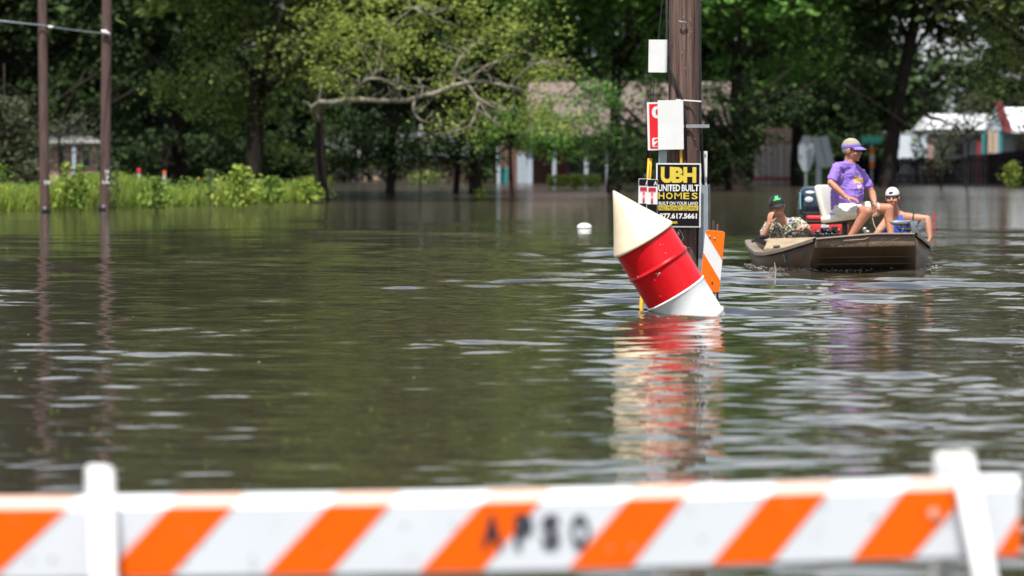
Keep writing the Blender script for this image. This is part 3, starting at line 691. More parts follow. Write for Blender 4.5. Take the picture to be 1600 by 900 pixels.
# pale brick house behind the bank, left
D2 = 148; off = (X(110, D2), D2)
hs = thing('pink_brick_house', 'pink brick house with grey roof between the two left poles', 'house', (off[0], off[1], 0))
wallbox('wall', 72, 152, 222, 330, D2, .2, M_brickpink, hs, off)
roofmesh('roof', 66, 158, 222, 192, D2, 4, M_roofgrey, hs, off, over=.4, hipl=10, hipr=50)
wallbox('eave_board', 66, 158, 220, 223, D2 - .44, .05, M_siding, hs, off)
win(92, 102, 226, 262, D2 - .05, hs, off); win(128, 142, 232, 262, D2 - .05, hs, off)
for x in (116,):
    bm = B(); p = P(x, 300, D2 - .3); zt = P(x, 223, D2 - .3).z
    box(bm, (p.x - off[0], -.3, zt / 2), (.12, .12, zt)); obj('porch_post', bm, M_post, hs)
# orange-tan wall low left
# shed right of the near pole
D3 = 166; off = (X(1200, D3), D3)
hs = thing('board_shed', 'pale vertical board shed wall with a brick gable above', 'shed', (off[0], off[1], 0))
k = 0
x = 1160.0
rg = random.Random(4)
while x < 1236:
    wd = 9.4; top = 228 if x > 1186 else 236 + (1186 - x) * .5
    a, b = P(x, 285, D3), P(x + wd - 1, top, D3); bm = B()
    box(bm, ((a.x + b.x) / 2 - off[0], rg.uniform(-.015, .015), (b.z - .3) / 2), (b.x - a.x, .04, b.z + .3))
    obj('board', bm, M_shedboard, hs); x += wd
wallbox('back_wall', 1160, 1238, 240, 330, D3 + .1, .1, M_darkgrey, hs, off)
wallbox('base_rail', 1150, 1238, 276.5, 281, D3 - .06, .05, M_maroon, hs, off)
wallbox('brick_gable', 1196, 1240, 200, 230, D3 + .25, .2, M_brickpink, hs, off)
# white building and house at the right
D4 = 192; off = (X(1425, D4), D4)
hs = thing('white_building', 'bright white building wall seen through the gap by the big oak', 'building', (off[0], off[1], 0))
wallbox('wall', 1383, 1462, 207, 330, D4, .25, M_brightwall, hs, off)
wallbox('coping', 1381, 1464, 205, 208, D4 - .04, .35, M_siding, hs, off)
D5 = 172; off = (X(1520, D5), D5)
hs = thing('right_house', 'house at the right edge with white roof and maroon gable trim', 'house', (off[0], off[1], 0))
wallbox('pillar', 1450, 1459, 205, 330, D5 - .2, .35, M_brickpink, hs, off)
wallbox('wall', 1456, 1700, 203, 330, D5 + 1.2, .2, M_post, hs, off)
wallbox('eave_board', 1446, 1552, 202, 207, D5 - .4, .06, M_darkgrey, hs, off)
roofmesh('roof', 1446, 1552, 203, 178, D5, 3, M_whiteroof, hs, off, over=.4)
wallbox('corner_panel', 1526, 1533, 207, 300, D5 - .25, .2, M_maroon, hs, off)
roofmesh('side_roof', 1568, 1720, 203, 168, D5 - .6, 3, M_whiteroof, hs, off, over=.4)
a = [P(1540, 203, D5 - 1.2), P(1582, 203, D5 - 1.2), P(1561, 158, D5 - 1.2)]
bm = B(); plate(bm, [(p.x - off[0], p.z) for p in (a[0], a[1], a[2])], .15, y=-1.2); obj('gable', bm, M_post, hs)
bm = B(); q = [P(1556, 158, 1), P(1565, 158, 1), P(1588, 205, 1), P(1572, 205, 1)]
plate(bm, [(P(px1, py1, D5 - 1.3).x - off[0], P(px1, py1, D5 - 1.3).z) for (px1, py1) in ((1555, 158), (1565, 158), (1583, 205), (1568, 205))], .1, y=-1.32); obj('gable_trim', bm, M_maroon, hs)
for x, mm in ((1536, M_teal), (1547, M_tanwood), (1555, M_tanwood), (1563, M_teal)):
    bm = B(); p = P(x, 290, D5 - 1.2); zt = P(x, 204, D5 - 1.2).z
    box(bm, (p.x - off[0], -1.15, zt / 2), (.12 if mm is M_teal else .17, .12, zt)); obj('porch_column', bm, mm, hs)
win(1490, 1508, 222, 244, D5 + 1.1, hs, off); win(1586, 1606, 214, 240, D5 + 1.1, hs, off, fm=M_tanwood)
# dark picket fences standing in the water
def fence(label, pts, step, seed, picket_w=.144):
    rg = random.Random(seed); D = pts[0][2]
    off = Vector((X(pts[0][0], D), D, 0)); t = thing('wooden_fence', label, 'fence', off)
    bm = B(); box(bm, (0, 0, 0), (picket_w, .022, 1)); me = bpy.data.meshes.new('picket')
    for v in bm.verts:
        pass
    # pointed top
    top = [v for v in bm.verts if v.co.z > 0]
    bm.to_mesh(me); bm.free(); me.materials.append(M_fence)
    tot = 0
    for (x0, y0, d0), (x1, y1, d1) in zip(pts, pts[1:]):
        a, b = Vector((X(x0, d0), d0, P(x0, y0, d0).z)), Vector((X(x1, d1), d1, P(x1, y1, d1).z))
        L = (b - a).length; n = int(L / step); ang = math.atan2(b.y - a.y, b.x - a.x)
        for i in range(n):
            p = a.lerp(b, (i + .5) / n); zt = p.z + rg.uniform(-.03, .03)
            o = link('picket', me, None, t, (p.x - off.x, p.y - off.y + rg.uniform(-.006, .006), (zt - .4) / 2), (0, 0, ang)); o.scale = (1, 1, zt + .4)
        bm = B(); c = (a + b) / 2 - off
        for f in (.3, .8): box(bm, (c.x, c.y + .04, c.z * f), (L, .04, .08), M=Matrix.Rotation(ang, 4, 'Z'))
        obj('fence_rail', bm, M_fence, t)
fence('long low dark fence standing in the water behind the street sign', [(1300, 247, 165), (1395, 247, 165), (1500, 247, 165)], .145, 1)
fence('taller dark fence rising toward the right edge', [(1500, 245, 163), (1545, 240, 163), (1610, 234, 158), (1720, 226, 150)], .15, 2)
# small sign pieces on the right
Ds = 157
t = thing('street_name_sign', 'green street name sign on a thin post left of the big oak', 'street sign', (X(1361, Ds), Ds, 0))
bm = B(); tube(bm, [(0, 0, -1.1), (0, 0, P(1360, 213, Ds).z)], .03, 8); obj('post', bm, M_galv, t)
pc = P(1360.5, 218, Ds); q = Ds / FPX
bm = B(); plate(bm, rrect(-16 * q, pc.z - 6 * q, 16 * q, pc.z + 6 * q, .03), .02, y=-.05); obj('sign_blade', bm, M_signgreen, t)
text('Le Roy St', M_white, t, -12 * q, pc.z - 3.2 * q, 12 * q, pc.z + 2.8 * q, -.056, bold=-.01)
t = thing('marker_post', 'narrow orange and white marker panel on a post under the green sign', 'marker', (X(1362, Ds - 1), Ds - 1, 0))
bm = B(); tube(bm, [(0, .04, -1.1), (0, .04, P(1360, 232, Ds).z)], .025, 8); obj('post', bm, M_galv, t)
for k, (y0, y1, mm) in enumerate(((232, 241, M_orange2), (241, 253, M_siding), (253, 262, M_orange2))):
    a, b = P(0, y1, Ds - 1).z, P(0, y0, Ds - 1).z; bm = B(); box(bm, (0, 0, (a + b) / 2), (.17, .02, b - a)); obj('marker_panel', bm, mm, t)
t = thing('octagon_sign_back', 'grey back of an octagonal sign left of the leaning grey panels', 'road sign', (X(1259, 152), 152, 0))
pc = P(1259, 240, 152); q = 152 / FPX; bm = B()
plate(bm, [(17 * q * math.cos(R(22.5 + 45 * k)) * .75, pc.z + 30 * q * math.sin(R(22.5 + 45 * k))) for k in range(8)], .01); obj('sign_plate', bm, M_galv, t)
bm = B(); tube(bm, [(0, .05, -1.1), (0, .05, pc.z + .5)], .035, 8); obj('post', bm, M_galv, t)
t = thing('leaning_road_panels', 'pair of leaning grey metal road panels behind the outboard', 'road sign', (X(1280, 153), 153, 0))
for pl in (((1268, 214), (1280, 214), (1292, 262), (1277, 262)), ((1281, 213), (1294, 214), (1304, 258), (1293, 262))):
    bm = B(); plate(bm, [(P(a, b, 153).x - t.location.x, P(a, b, 153).z) for a, b in pl], .03); obj('metal_panel', bm, M_galv, t)
bm = B(); box(bm, (P(1280, 0, 153).x - t.location.x, .08, .3), (.2, .06, 2.4)); obj('post', bm, M_galv, t)
# small bits seen in the background
for (x, y, D, s, mm, nm, lab) in ((217, 267, 140, .075, M_coolred, 'yard_ball', 'small red ball shape showing over the weeds, left one'), (257, 270, 140, .06, M_orange2, 'yard_ball', 'small orange red ball shape over the weeds, right one')):
    p = P(x, y, D); bm = B(); bmesh.ops.create_icosphere(bm, subdivisions=3, radius=s)
    t = thing(nm, lab, 'ball', (p.x, p.y, 0)); obj('ball', bm, mm, t, True, loc=(0, 0, p.z))
    bm = B(); tube(bm, [(0, 0, -.8), (0, 0, p.z - s * .8)], .05, 8); obj('post', bm, M_siding, t)
t = thing('white_stake', 'short white stake hanging light between the dark crowns', 'stake', (X(657, 140), 140, 0))
bm = B(); tube(bm, [(0, 0, -1), (0, 0, P(657, 192, 140).z)], .03, 6); obj('pole', bm, M_bark, t)
bm = B(); tube(bm, [(0, -.04, P(657, 212, 140).z), (0, -.04, P(657, 192, 140).z)], .055, 8); obj('white_tube', bm, M_white, t)

# ------------------------------------------------------------------ left wooden poles and wire
def far_pole(x, xt, ybase, label, wpx):
    D = DW(ybase); t = thing('utility_pole', label, 'utility pole', (X(x, D), D, 0), 'wooden utility poles on the left bank')
    bm = B(); dx = X(xt, D) - X(x, D); r = wpx * D / FPX / 2
    n = 30; pts = []; 
    for i in range(n + 1):
        f = i / n; z = -1.2 + 10.4 * f; pts.append((dx * f * (9.2 / 4.8), .0, z))
    tube(bm, pts, [r * (1.06 - .16 * i / n) for i in range(n + 1)], 20); obj('shaft', bm, M_wood2, t, smooth=True)
    bm = B(); tube(bm, [(0, 0, -.05), (0, 0, .14)], r * 1.09, 20); obj('wet_base', bm, M_black, t, smooth=True)
    return t, D, r
t1, Da, ra = far_pole(71, 68, 332.5, 'left wooden utility pole, first from the left edge', 15)
t2, Db, rb = far_pole(163, 168, 329.5, 'right of the two wooden utility poles on the left bank', 16)
for t, D, r, rows, x0 in ((t1, Da, ra, (('KW', 285),), 75), (t2, Db, rb, (('H', 268), ('3', 276), ('LAL', 284)), 168)):
    for s, y in rows:
        p = P(x0, y, D); dxm = p.x - t.location.x; ww = .035 * len(s)
        text(s, M_white, t, dxm - ww, p.z - .045, dxm + ww, p.z + .045, -r * 1.04, bold=.02)
# wire
p0 = P(-900, -90, Da - .8); p1 = P(70, 40, Da - .16); p2 = P(173, 53, Db - .17)
t = thing('overhead_wire', 'pale sagging wire strung across the two left poles', 'wire', tuple(p2))
bm = B()
def sag(a, b, s, n=14): return [a.lerp(b, i / n) - Vector((0, 0, s * 4 * (i / n) * (1 - i / n))) - p2 for i in range(n + 1)]
tube(bm, sag(p0, p1, .1) + sag(p1, p2, .02)[1:], .014, 6); obj('strand', bm, M_galv, t, smooth=True)
bm = B(); q0 = P(158, 48, Db - .18) - p2; tube(bm, [q0, (q0 + Vector((0, 0, 0))) * .6, Vector((0, 0, -.02))], [.02, .05, .02], 8); obj('clamp', bm, M_white, t)
bm = B(); q0 = P(79, 42, Da - .17) - p2; tube(bm, [q0 + Vector((-.05, 0, 0)), q0 + Vector((.05, 0, -.01))], .04, 8); obj('clamp', bm, M_steel, t)

# ------------------------------------------------------------------ near utility pole and what hangs on it
DP = 40.4; q = DP / FPX
def irregular_pole():
    bm = B(); n = 36; x0 = X(1068, DP); rows = 60
    rings = []
    rg = np.random.default_rng(2)
    for i in range(rows + 1):
        f = i / rows; z = -1.2 + 7.6 * f; cx = 0.0; r = .156 - .004 * z
        ring = []
        for k in range(n):
            a = 2 * math.pi * k / n
            rr = r * (1 + .012 * math.sin(5 * a + 1) + .010 * math.sin(3 * a + z * .6) + .005 * math.sin(11 * a + z * 1.1))
            if k in (25, 28): rr -= .007        # drying cracks on the side towards the camera
            if k in (33,): rr -= .005
            ring.append(bm.verts.new((cx + rr * math.cos(a), rr * math.sin(a), z)))
        rings.append(ring)
    for a, b in zip(rings, rings[1:]):
        for k in range(n): bm.faces.new((a[k], a[(k + 1) % n], b[(k + 1) % n], b[k]))
    bm.faces.new(rings[-1])
    return bm
xp = X(1068, DP)
pole = thing('utility_pole', 'big dark weathered wooden utility pole hung with signs', 'utility pole', (xp, DP, 0))
obj('shaft', irregular_pole(), M_wood, pole, smooth=True)
def lp(x, y, D=DP):     # pixel -> local to the pole
    p = P(x, y, D); return Vector((p.x - xp, p.y - DP, p.z))
# black cable down the right side, second cable crossing the front
bm = B(); tube(bm, [lp(1094, -160, DP - .02), lp(1093.5, 60, DP - .02), lp(1094.5, 180, DP - .02), lp(1099, 292, DP - .02)], .013, 8); obj('cable', bm, M_wire, pole, smooth=True)
bm = B(); tube(bm, [lp(1042, -120, DP - .05), lp(1042, 60, DP - .1), lp(1046, 105, DP - .13), lp(1056, 130, DP - .165), lp(1065, 152, DP - .175), lp(1070, 175, DP - .17), lp(1072, 250, DP - .17)], .011, 8); obj('cable', bm, M_wire, pole, smooth=True)
bm = B(); tube(bm, [lp(1061, 33.5, DP - .17), lp(1066, 34.2, DP - .19), lp(1072.5, 35.5, DP - .17)], .009, 6); obj('staple', bm, M_steel, pole)
for (yy, xx, ln) in ((196, 1088, 40),):
    bm = B(); box(bm, lp(1088, 197, DP - .17), (.245, .012, .032)); obj('bracket', bm, M_steel, pole)
bm = B(); box(bm, lp(1076, 157, DP - .172), (.24, .01, .012), M=Matrix.Rotation(R(4), 4, 'Y')); obj('strap', bm, M_white, pole)
bm = B(); tube(bm, [lp(1064, 232, DP - .17), lp(1064.5, 256, DP - .17)], .013, 8); obj('yellow_paint_strip', bm, M_yguard, pole)
rg = random.Random(3)
bm = B()
for k in range(26):
    a = rg.uniform(-2.4, -.7); z = rg.uniform(.4, 2.9); r = .155
    c = Vector((r * math.cos(a), r * math.sin(a), z)); tube(bm, [c, c * 1.0 + Vector((math.cos(a) * .012, math.sin(a) * .012, 0))], .004, 5)
obj('nail_heads', bm, M_steel, pole)
# grey galvanised post and conduit
t = thing('grey_metal_post', 'grey galvanised sign post standing right against the wooden pole', 'post', (X(1103, DP - .1), DP - .1, 0))
bm = B(); a, b = P(1101, 290, DP - .1), P(1104, 500, DP - .1)
pts = [(a.x - t.location.x + .05, 0, a.z)]
def skewbox(bm, x0, x1, xb0, xb1, ytop, ybot, D, th, tx):
    pl = [(P(x0, ytop, D).x - tx, P(x0, ytop, D).z), (P(x1, ytop, D).x - tx, P(x1, ytop, D).z), (P(xb1, ybot, D).x - tx, P(xb1, ybot, D).z), (P(xb0, ybot, D).x - tx, P(xb0, ybot, D).z)]
    plate(bm, pl, th)
skewbox(bm, 1095, 1108.5, 1092, 1110, 289, 520, DP - .1, .012, t.location.x); obj('channel_web', bm, M_galv, t)
bm = B(); skewbox(bm, 1107, 1109.5, 1108, 1111, 288.5, 520, DP - .15, .06, t.location.x); obj('channel_flange', bm, M_galv, t)
bm = B(); skewbox(bm, 1093.6, 1095.4, 1089.5, 1092.5, 289, 520, DP - .15, .06, t.location.x); obj('channel_flange', bm, M_galv, t)

def sign(name, label, cat, cx, cy, D, wpx, hpx, m, rz=0, roll=0, th=.008, r=.004, group=None):
    t = thing(name, label, cat, tuple(P(cx, cy, D)), group, rot=(0, R(roll), R(rz)))
    k = D / FPX; bm = B(); plate(bm, rrect(-wpx * k / 2, -hpx * k / 2, wpx * k / 2, hpx * k / 2, r), th)
    obj('sign_board', bm, m, t); t['k'] = k; return t
t = sign('blank_sign', 'small blank white sign high at the left of the big pole', 'sign', 1027.5, 87.5, DP - .17, 30, 51, M_whitesign, rz=-22, roll=.8)
bm = B(); box(bm, (.085, .006, 0), (.02, .012, 51 * q)); obj('sign_edge', bm, M_galv, t)
t = sign('red_number_sign', 'red and white sign half hidden behind the large blank sign', 'sign', 1028, 197, DP - .19, 33, 75, M_whitesign, roll=-1.5)
bm = B(); plate(bm, rrect(-13 * q, -34.5 * q, 15.5 * q, 34.5 * q, .003), .002, y=-.003); obj('red_field', bm, M_signred, t)
text('0', M_whitesign, t, -9 * q, 12 * q, 7 * q, 31 * q, -.0045, bold=.05)
bm = B(); plate(bm, rrect(-9.5 * q, -32 * q, 13 * q, -18 * q, .015), .001, y=-.0045); obj('white_patch', bm, M_whitesign, t)
text('2', M_signred, t, -6.5 * q, -30.5 * q, 4 * q, -19.5 * q, -.0065, bold=.05)
t = sign('blank_sign', 'large blank white sign strapped to the front of the big pole', 'sign', 1048, 195, DP - .22, 40, 77, M_whitesign, roll=-.8, rz=3)
for (x, z) in ((-10, 36), (12, 36.5), (-10, -36), (12, -36)):
    pass
t = sign('edge_on_sign', 'narrow white sign edge showing right of the black sign', 'sign', 1098, 264, DP + .05, 14, 56, M_whitesign, roll=.8)
t = sign('blue_grey_strip', 'pale blue grey metal strip on the pole above the black sign', 'strip', 1035.5, 250, DP - .16, 13, 34, M_galv)
for (cx, lab, r_) in ((1006, 'left one of the two cut off signs with a crimson T', 0), (1019, 'right one of the two cut off signs with a crimson T', 1)):
    t = sign('letter_t_sign', lab, 'sign', cx, 307 if r_ else 306, DP - .42 - .012 * r_, 17, 54, M_whitesign, roll=1, group='signs with a crimson letter T')
    for (z0, z1) in ((16, 26), (-27, -12)):
        bm = B(); plate(bm, rrect(-7.8 * q, z0 * q, 8 * q, z1 * q, .002), .002, y=-.003); obj('black_band', bm, M_signblack, t)
    text('T', M_crimson, t, -6 * q, -10.5 * q, 5.5 * q, 13.5 * q, -.004, bold=.05)
    text('A', M_whitesign, t, 2 * q, 17 * q, 7.6 * q, 24 * q, -.005, bold=.02)
# guy wire with yellow guard
DG = DP
t = thing('guy_wire', 'thin guy wire with yellow plastic guard left of the big pole', 'guy wire', (X(1001, DP - .5), DP - .5, 0))
gx, gy = t.location.x, t.location.y
def gl(x, y, D): p = P(x, y, D); return Vector((p.x - gx, p.y - gy, p.z))
bm = B(); tube(bm, [gl(1043, -170, DP - .02), gl(1035, 0, DP - .1), gl(1022, 130, DP - .1), gl(1016, 240, DP - .12), gl(1001, 500, DP - .6)], .005, 6); obj('wire', bm, M_wire, t)
bm = B(); tube(bm, [gl(1015.5, 248, DP - .12), gl(1012.5, 300, DP - .2), gl(1001.5, 484, DP - .6), gl(999, 540, DP - .7)], [.022, .022, .018, .018], 10); obj('guard', bm, M_yguard, t, smooth=True)
# builder's sign
t = sign('homes_sign', 'black and yellow home builder sign on the big pole', 'sign', 1060, 305, DP - .23, 70, 100, M_whitesign, roll=.3)
bm = B(); plate(bm, rrect(-32.6 * q, -47.6 * q, 32.6 * q, 47.6 * q, .002), .002, y=-.003); obj('black_field', bm, M_signblack, t)
def T(s, m, x0, y0, x1, y1, b, y=-.005): text(s, m, t, (x0 - 1060) * q, (305 - y1) * q, (x1 - 1060) * q, (305 - y0) * q, y, bold=b)
T('U', M_yellow, 1032.5, 261, 1052, 286, .05, -.0054); T('B', M_yellow, 1049.8, 261.4, 1068, 285.7, .05, -.0062); T('H', M_yellow, 1067.5, 261.2, 1087.5, 285.6, .05, -.0051)
T('UNITED', M_whitesign, 1028.6, 288.5, 1062.5, 299, .03); T('BUILT', M_whitesign, 1065, 288.5, 1091.5, 299, .03)
for i, c in enumerate('HOMES'): T(c, M_yellow, 1029 + i * 12.9 - (1 if i else 0) + (1 if i > 2 else 0), 301, 1029 + i * 12.9 + 9.2 + (1.4 if c == 'M' else 0), 311, 0 if c == 'M' else .02)
T('BUILT ON YOUR LAND', M_whitesign, 1029.5, 315, 1090.5, 320.2, .02)
bm = B(); plate(bm, [((a - 1060) * q, (305 - b) * q) for a, b in ((1029, 321), (1091, 321), (1091, 328.6), (1029, 328.6))], .001, y=-.0042); obj('yellow_band', bm, M_yellow, t)
T('NO MONEY DOWN!', M_signblack, 1031, 322.1, 1089, 327.7, 0, -.0062)
T('877.617.5661', M_whitesign, 1030.5, 333, 1089, 341.5, .04)
T('.com', M_yellow, 1044, 345.5, 1058.5, 349.5, .03)
bm = B(); bmesh.ops.create_cone(bm, segments=10, radius1=.006, radius2=.005, depth=.006, cap_ends=True, matrix=Matrix.Translation((-.002, -.008, 47 * q)) @ Matrix.Rotation(R(90), 4, 'X')); obj('nail', bm, M_darkgrey, t)
# rusty wire twist under the sign
bm = B(); tube(bm, [lp(1061, 358, DP - .19), lp(1066, 366, DP - .19), lp(1068, 372, DP - .19), lp(1063, 380, DP - .18)], .004, 5)
tube(bm, [lp(1060, 362, DP - .18), lp(1060.5, 367, DP - .18)], .009, 6); obj('wire_twist', bm, M_steel, pole)
# hazard marker sign
DM = DP - .35; k = DM / FPX
t = thing('hazard_marker_sign', 'tilted orange and white striped marker sign beside the drum', 'marker sign', tuple(P(1113, 408, DM)), rot=(0, R(5.5), 0))
W_, H_ = 31 * k, 96 * k
bm = B(); out = rrect(-W_ / 2, -H_ / 2, W_ / 2, H_ / 2, .028); plate(bm, out, .005); obj('sign_board', bm, M_whitesign, t)
def clip_poly(poly, a, b, c):
    """keep a*x+b*z<=c"""
    o = []
    for i in range(len(poly)):
        p, r_ = poly[i], poly[(i + 1) % len(poly)]
        fp, fr = a * p[0] + b * p[1] - c, a * r_[0] + b * r_[1] - c
        if fp <= 0: o.append(p)
        if (fp < 0 < fr) or (fr < 0 < fp):
            s = fp / (fp - fr); o.append((p[0] + (r_[0] - p[0]) * s, p[1] + (r_[1] - p[1]) * s))
    return o
inner = rrect(-W_ / 2 + .001, -H_ / 2 + .001, W_ / 2 - .001, H_ / 2 - .001, .027)
# stripes run down to the right: z + 1.35 x = const
for lo, hi in ((24 * k, 999), (-42 * k, -8.5 * k)):
    pl = clip_poly(clip_poly(inner, 1.35, 1, hi), -1.35, -1, -lo)
    bm = B(); plate(bm, pl, .001, y=-.003); obj('orange_stripe', bm, M_orange2, t)
for (x, z) in ((-8, 38), (0, 35.5), (3, -33)):
    bm = B(); bmesh.ops.create_uvsphere(bm, u_segments=10, v_segments=6, radius=.009, matrix=Matrix.Translation((x * k, -.006, z * k))); obj('bolt', bm, M_steel if z > 0 else M_darkgrey, t, True)
t = thing('wood_stake', 'pair of dark wooden stakes behind the striped marker sign', 'stakes', (X(1118, DP - .25), DP - .25, 0))
bm = B(); box(bm, (-.02, 0, .15), (.025, .025, P(1118, 342, DP).z - .15 + .75 + .15)); obj('stake', bm, M_wood, t)
bm = B(); box(bm, (.018, .01, .14), (.02, .025, P(1118, 345, DP).z + .72)); obj('stake', bm, M_wood, t)
for o in t.children: o.location.z = -.12

# ------------------------------------------------------------------ painted drum with cone
DB = 38.9
def drum():
    kk = DB / FPX
    axis_px = (-.52, .854)     # up-left in the picture
    c0 = P(1004, 373, DB)      # centre of the cone's base ring
    root = thing('painted_drum_float', 'tilted red and white steel drum with cream cone top', 'drum', (0, 0, 0))
    ax = Vector((-.52, -.06, .85)).normalized()
    rot = Vector((0, 0, 1)).rotation_difference(ax).to_matrix().to_4x4()
    root.matrix_world = Matrix.Translation(c0) @ rot
    Rr = 50.5 * kk
    hc = 88 * kk
    bm = B(); lathe(bm, [(Rr * 1.045, -.018), (Rr * 1.055, -.010), (Rr * 1.05, .0), (Rr * 1.03, .012), (Rr * .98, .032), (Rr * .5, hc * .52), (Rr * .06, hc * .965), (Rr * .02, hc), (0, hc + .001)], 72)
    bmesh.ops.contextual_create(bm, geom=[]) if False else None
    obj('cone', bm, M_cream, root, True, angle=50)
    # red part: from 0 to -hr, swaged rib in the middle
    hr = 98 * kk; rib = -47 * kk
    pr = [(Rr * .98, -.012), (Rr * .985, rib + .03), (Rr * .99, rib + .02), (Rr * 1.03, rib + .008), (Rr * 1.035, rib), (Rr * 1.03, rib - .008), (Rr * .985, rib - .02), (Rr * .98, rib - .03), (Rr * .98, -hr)]
    bm = B(); lathe(bm, pr, 72); obj('red_drum', bm, M_red, root, True, angle=60)
    bm = B(); lathe(bm, [(Rr * .98, -hr), (Rr * 1.01, -hr - .004), (Rr * 1.02, -hr - .012), (Rr * 1.0, -hr - .022), (Rr * .985, -hr - .03), (Rr * .985, -hr - .33), (Rr * 1.03, -hr - .345), (Rr * 1.03, -hr - .36), (Rr * .985, -hr - .375), (Rr * .985, -hr - .85), (0, -hr - .85)], 72)
    obj('white_drum', bm, M_drumwhite, root, True, angle=60)
    # small dark scribbles near the tip and wear flecks
    rg = random.Random(9)
    inv = root.matrix_world.inverted()
    def on_cone(x, y):   # pixel -> point on the cone's near surface (local)
        o = inv @ Vector((0, 0, CAM_H)); d = (inv @ P(x, y, DB)) - o; d.normalize()
        best = None
        t_ = DB - 1.2
        while t_ < DB + 1.2:
            p = o + d * t_; rr = math.hypot(p.x, p.y); z = p.z
            lim = Rr * .985 * (1 - z / hc) if z > 0 else (Rr * .985 if z > -1.1 else -1)
            if rr <= lim + .003: return p
            t_ += .003
        return None
    bm = B()
    for pl in ([(960, 304), (963, 303), (961, 307), (964, 309)], [(960, 313), (963, 312), (960, 317), (964, 318)], [(961, 321), (963, 320), (961, 325), (963, 327)], [(964, 306), (965, 312)]):
        q_ = [on_cone(a + 1.5, b + 3) for a, b in pl]; q_ = [v for v in q_ if v]
        if len(q_) > 1: tube(bm, q_, .0028, 5)
    obj('scribble', bm, M_darkgrey, root)
    bm = B()
    for i in range(22):
        a = (rg.uniform(985, 1080), rg.uniform(380, 470)) if i > 12 else (rg.uniform(1024, 1032), rg.uniform(426, 431))
        p = on_cone(*a)
        if p: bmesh.ops.create_icosphere(bm, subdivisions=1, radius=rg.uniform(.002, .0045), matrix=Matrix.Translation(p))
    obj('paint_flecks', bm, M_drumwhite, root)['kind'] = 'stuff'
drum()
# white float far out
Df = DW(357)
t = thing('floating_ball', 'small white ball float drifting left of the drum', 'float', (X(913, Df), Df, 0))
bm = B(); bmesh.ops.create_uvsphere(bm, u_segments=28, v_segments=18, radius=.135); bmesh.ops.scale(bm, vec=(1, 1, .58), verts=bm.verts); bmesh.ops.translate(bm, vec=(0, 0, .02), verts=bm.verts); obj('ball', bm, M_white, t, True)
bm = B(); tube(bm, [(-.13, -.03, .02), (0, -.135, .03), (.13, -.03, .02)], .006, 6); obj('seam', bm, M_galv, t)
Dk = DW(356)
t = thing('red_stake', 'thin red stake poking from the water right of the boat', 'stake', (X(1459, Dk), Dk, 0))
bm = B(); tube(bm, [(0, 0, -1), (.01, 0, .26)], .011, 8); obj('shaft', bm, M_signred, t)
bm = B(); box(bm, (.01, 0, .24), (.032, .025, .07)); obj('tip', bm, M_signred, t)
# twigs in front of the boat
Dt = DW(440)
t = thing('dead_twig', 'bent dead twig sticking up before the boat bow', 'twig', (X(1211, Dt), Dt, 0))
bm = B(); kk = Dt / FPX
tube(bm, [(0, 0, -.3), (.0, 0, .02), (.01, 0, 16 * kk), (-1 * kk, 0, 30 * kk)], [.008, .008, .007, .004], 6); obj('stem', bm, M_tanwood, t)
bm = B(); tube(bm, [(-.01, 0, .1), (-4 * kk, 0, 21 * kk), (-8 * kk, 0, 19 * kk), (-11 * kk, 0, 8 * kk)], .003, 5); obj('side_twig', bm, M_tanwood, t)
# floating specks of leaf litter
rng = np.random.default_rng(77)
n = 260; dd = 1 / rng.uniform(1 / 70, 1 / 19, n); xx = rng.uniform(-.13, .13, n) * dd
C = np.stack([xx, dd, np.full(n, .012)], -1)
Vl = leaves(C, .03, .7, up=6, rng=rng)
tag(quads('leaf_litter', Vl, L_yel), 'tiny scattered leaves floating on the water', 'leaf litter', kind='stuff')
# ------------------------------------------------------------------ boat
bx0, by0 = BOATX, 51.0
boat = thing('jon_boat', 'flat bowed brown aluminium boat carrying three men through the flood', 'boat', (bx0, by0, 0))
def lb(x, y, D): p = P(x, y, D); return Vector((p.x - bx0, p.y - by0, p.z))
def lbz(x, D, z): return Vector((X(x, D) - bx0, D - by0, z))
RIML = [(1275, 374, 51.0), (1255, 380.5, 51.4), (1226, 389.5, 51.9), (1200, 395.5, 52.3), (1184, 395.5, 52.8), (1175, 389, 53.5), (1169, 381, 55), (1168, 377, 56.6)]
RIMR = [(1429, 366, 51.0), (1436, 371, 51.4), (1444, 377.5, 51.9), (1451, 383.5, 52.3), (1453, 385, 52.8), (1452, 383, 53.5), (1447, 378, 55), (1441, 374, 56.6)]
BOTL = [(1265, 51.85), (1256, 52.0), (1238, 52.2), (1216, 52.45), (1195, 52.8), (1188, 53.5), (1185, 55), (1184, 56.6)]
BOTR = [(1429, 51.85), (1430, 52.0), (1432, 52.2), (1434, 52.45), (1436, 52.8), (1437, 53.5), (1433, 55), (1430, 56.6)]
rl = [lb(*p) for p in RIML]; rr = [lb(*p) for p in RIMR]
bl = [lbz(a, d, -.12) for a, d in BOTL]; br = [lbz(a, d, -.12) for a, d in BOTR]
bm = B()
def V_(v): return bm.verts.new(v)
def strip(A, C, mids=2):
    rows = []
    for a, c in zip(A, C):
        row = [V_(a.lerp(c, k / (mids + 1)) + Vector((0, 0, 0))) for k in range(mids + 2)]
        rows.append(row)
    for p, q_ in zip(rows, rows[1:]):
        for k in range(len(p) - 1): bm.faces.new((p[k], p[k + 1], q_[k + 1], q_[k]))
    return rows
def knuckle(rim, bot, out):
    """hull side: rim, strake, chine"""
    o = []
    for a, c in zip(rim, bot): m = a.lerp(c, .45); m.x += out * .03; o.append(m)
    return o
kl, kr = knuckle(rl, bl, -1), knuckle(rr, br, 1)
strip(rl, kl, 0); strip(kl, bl, 0); strip(rr, kr, 0); strip(kr, br, 0); strip(bl, br, 2)
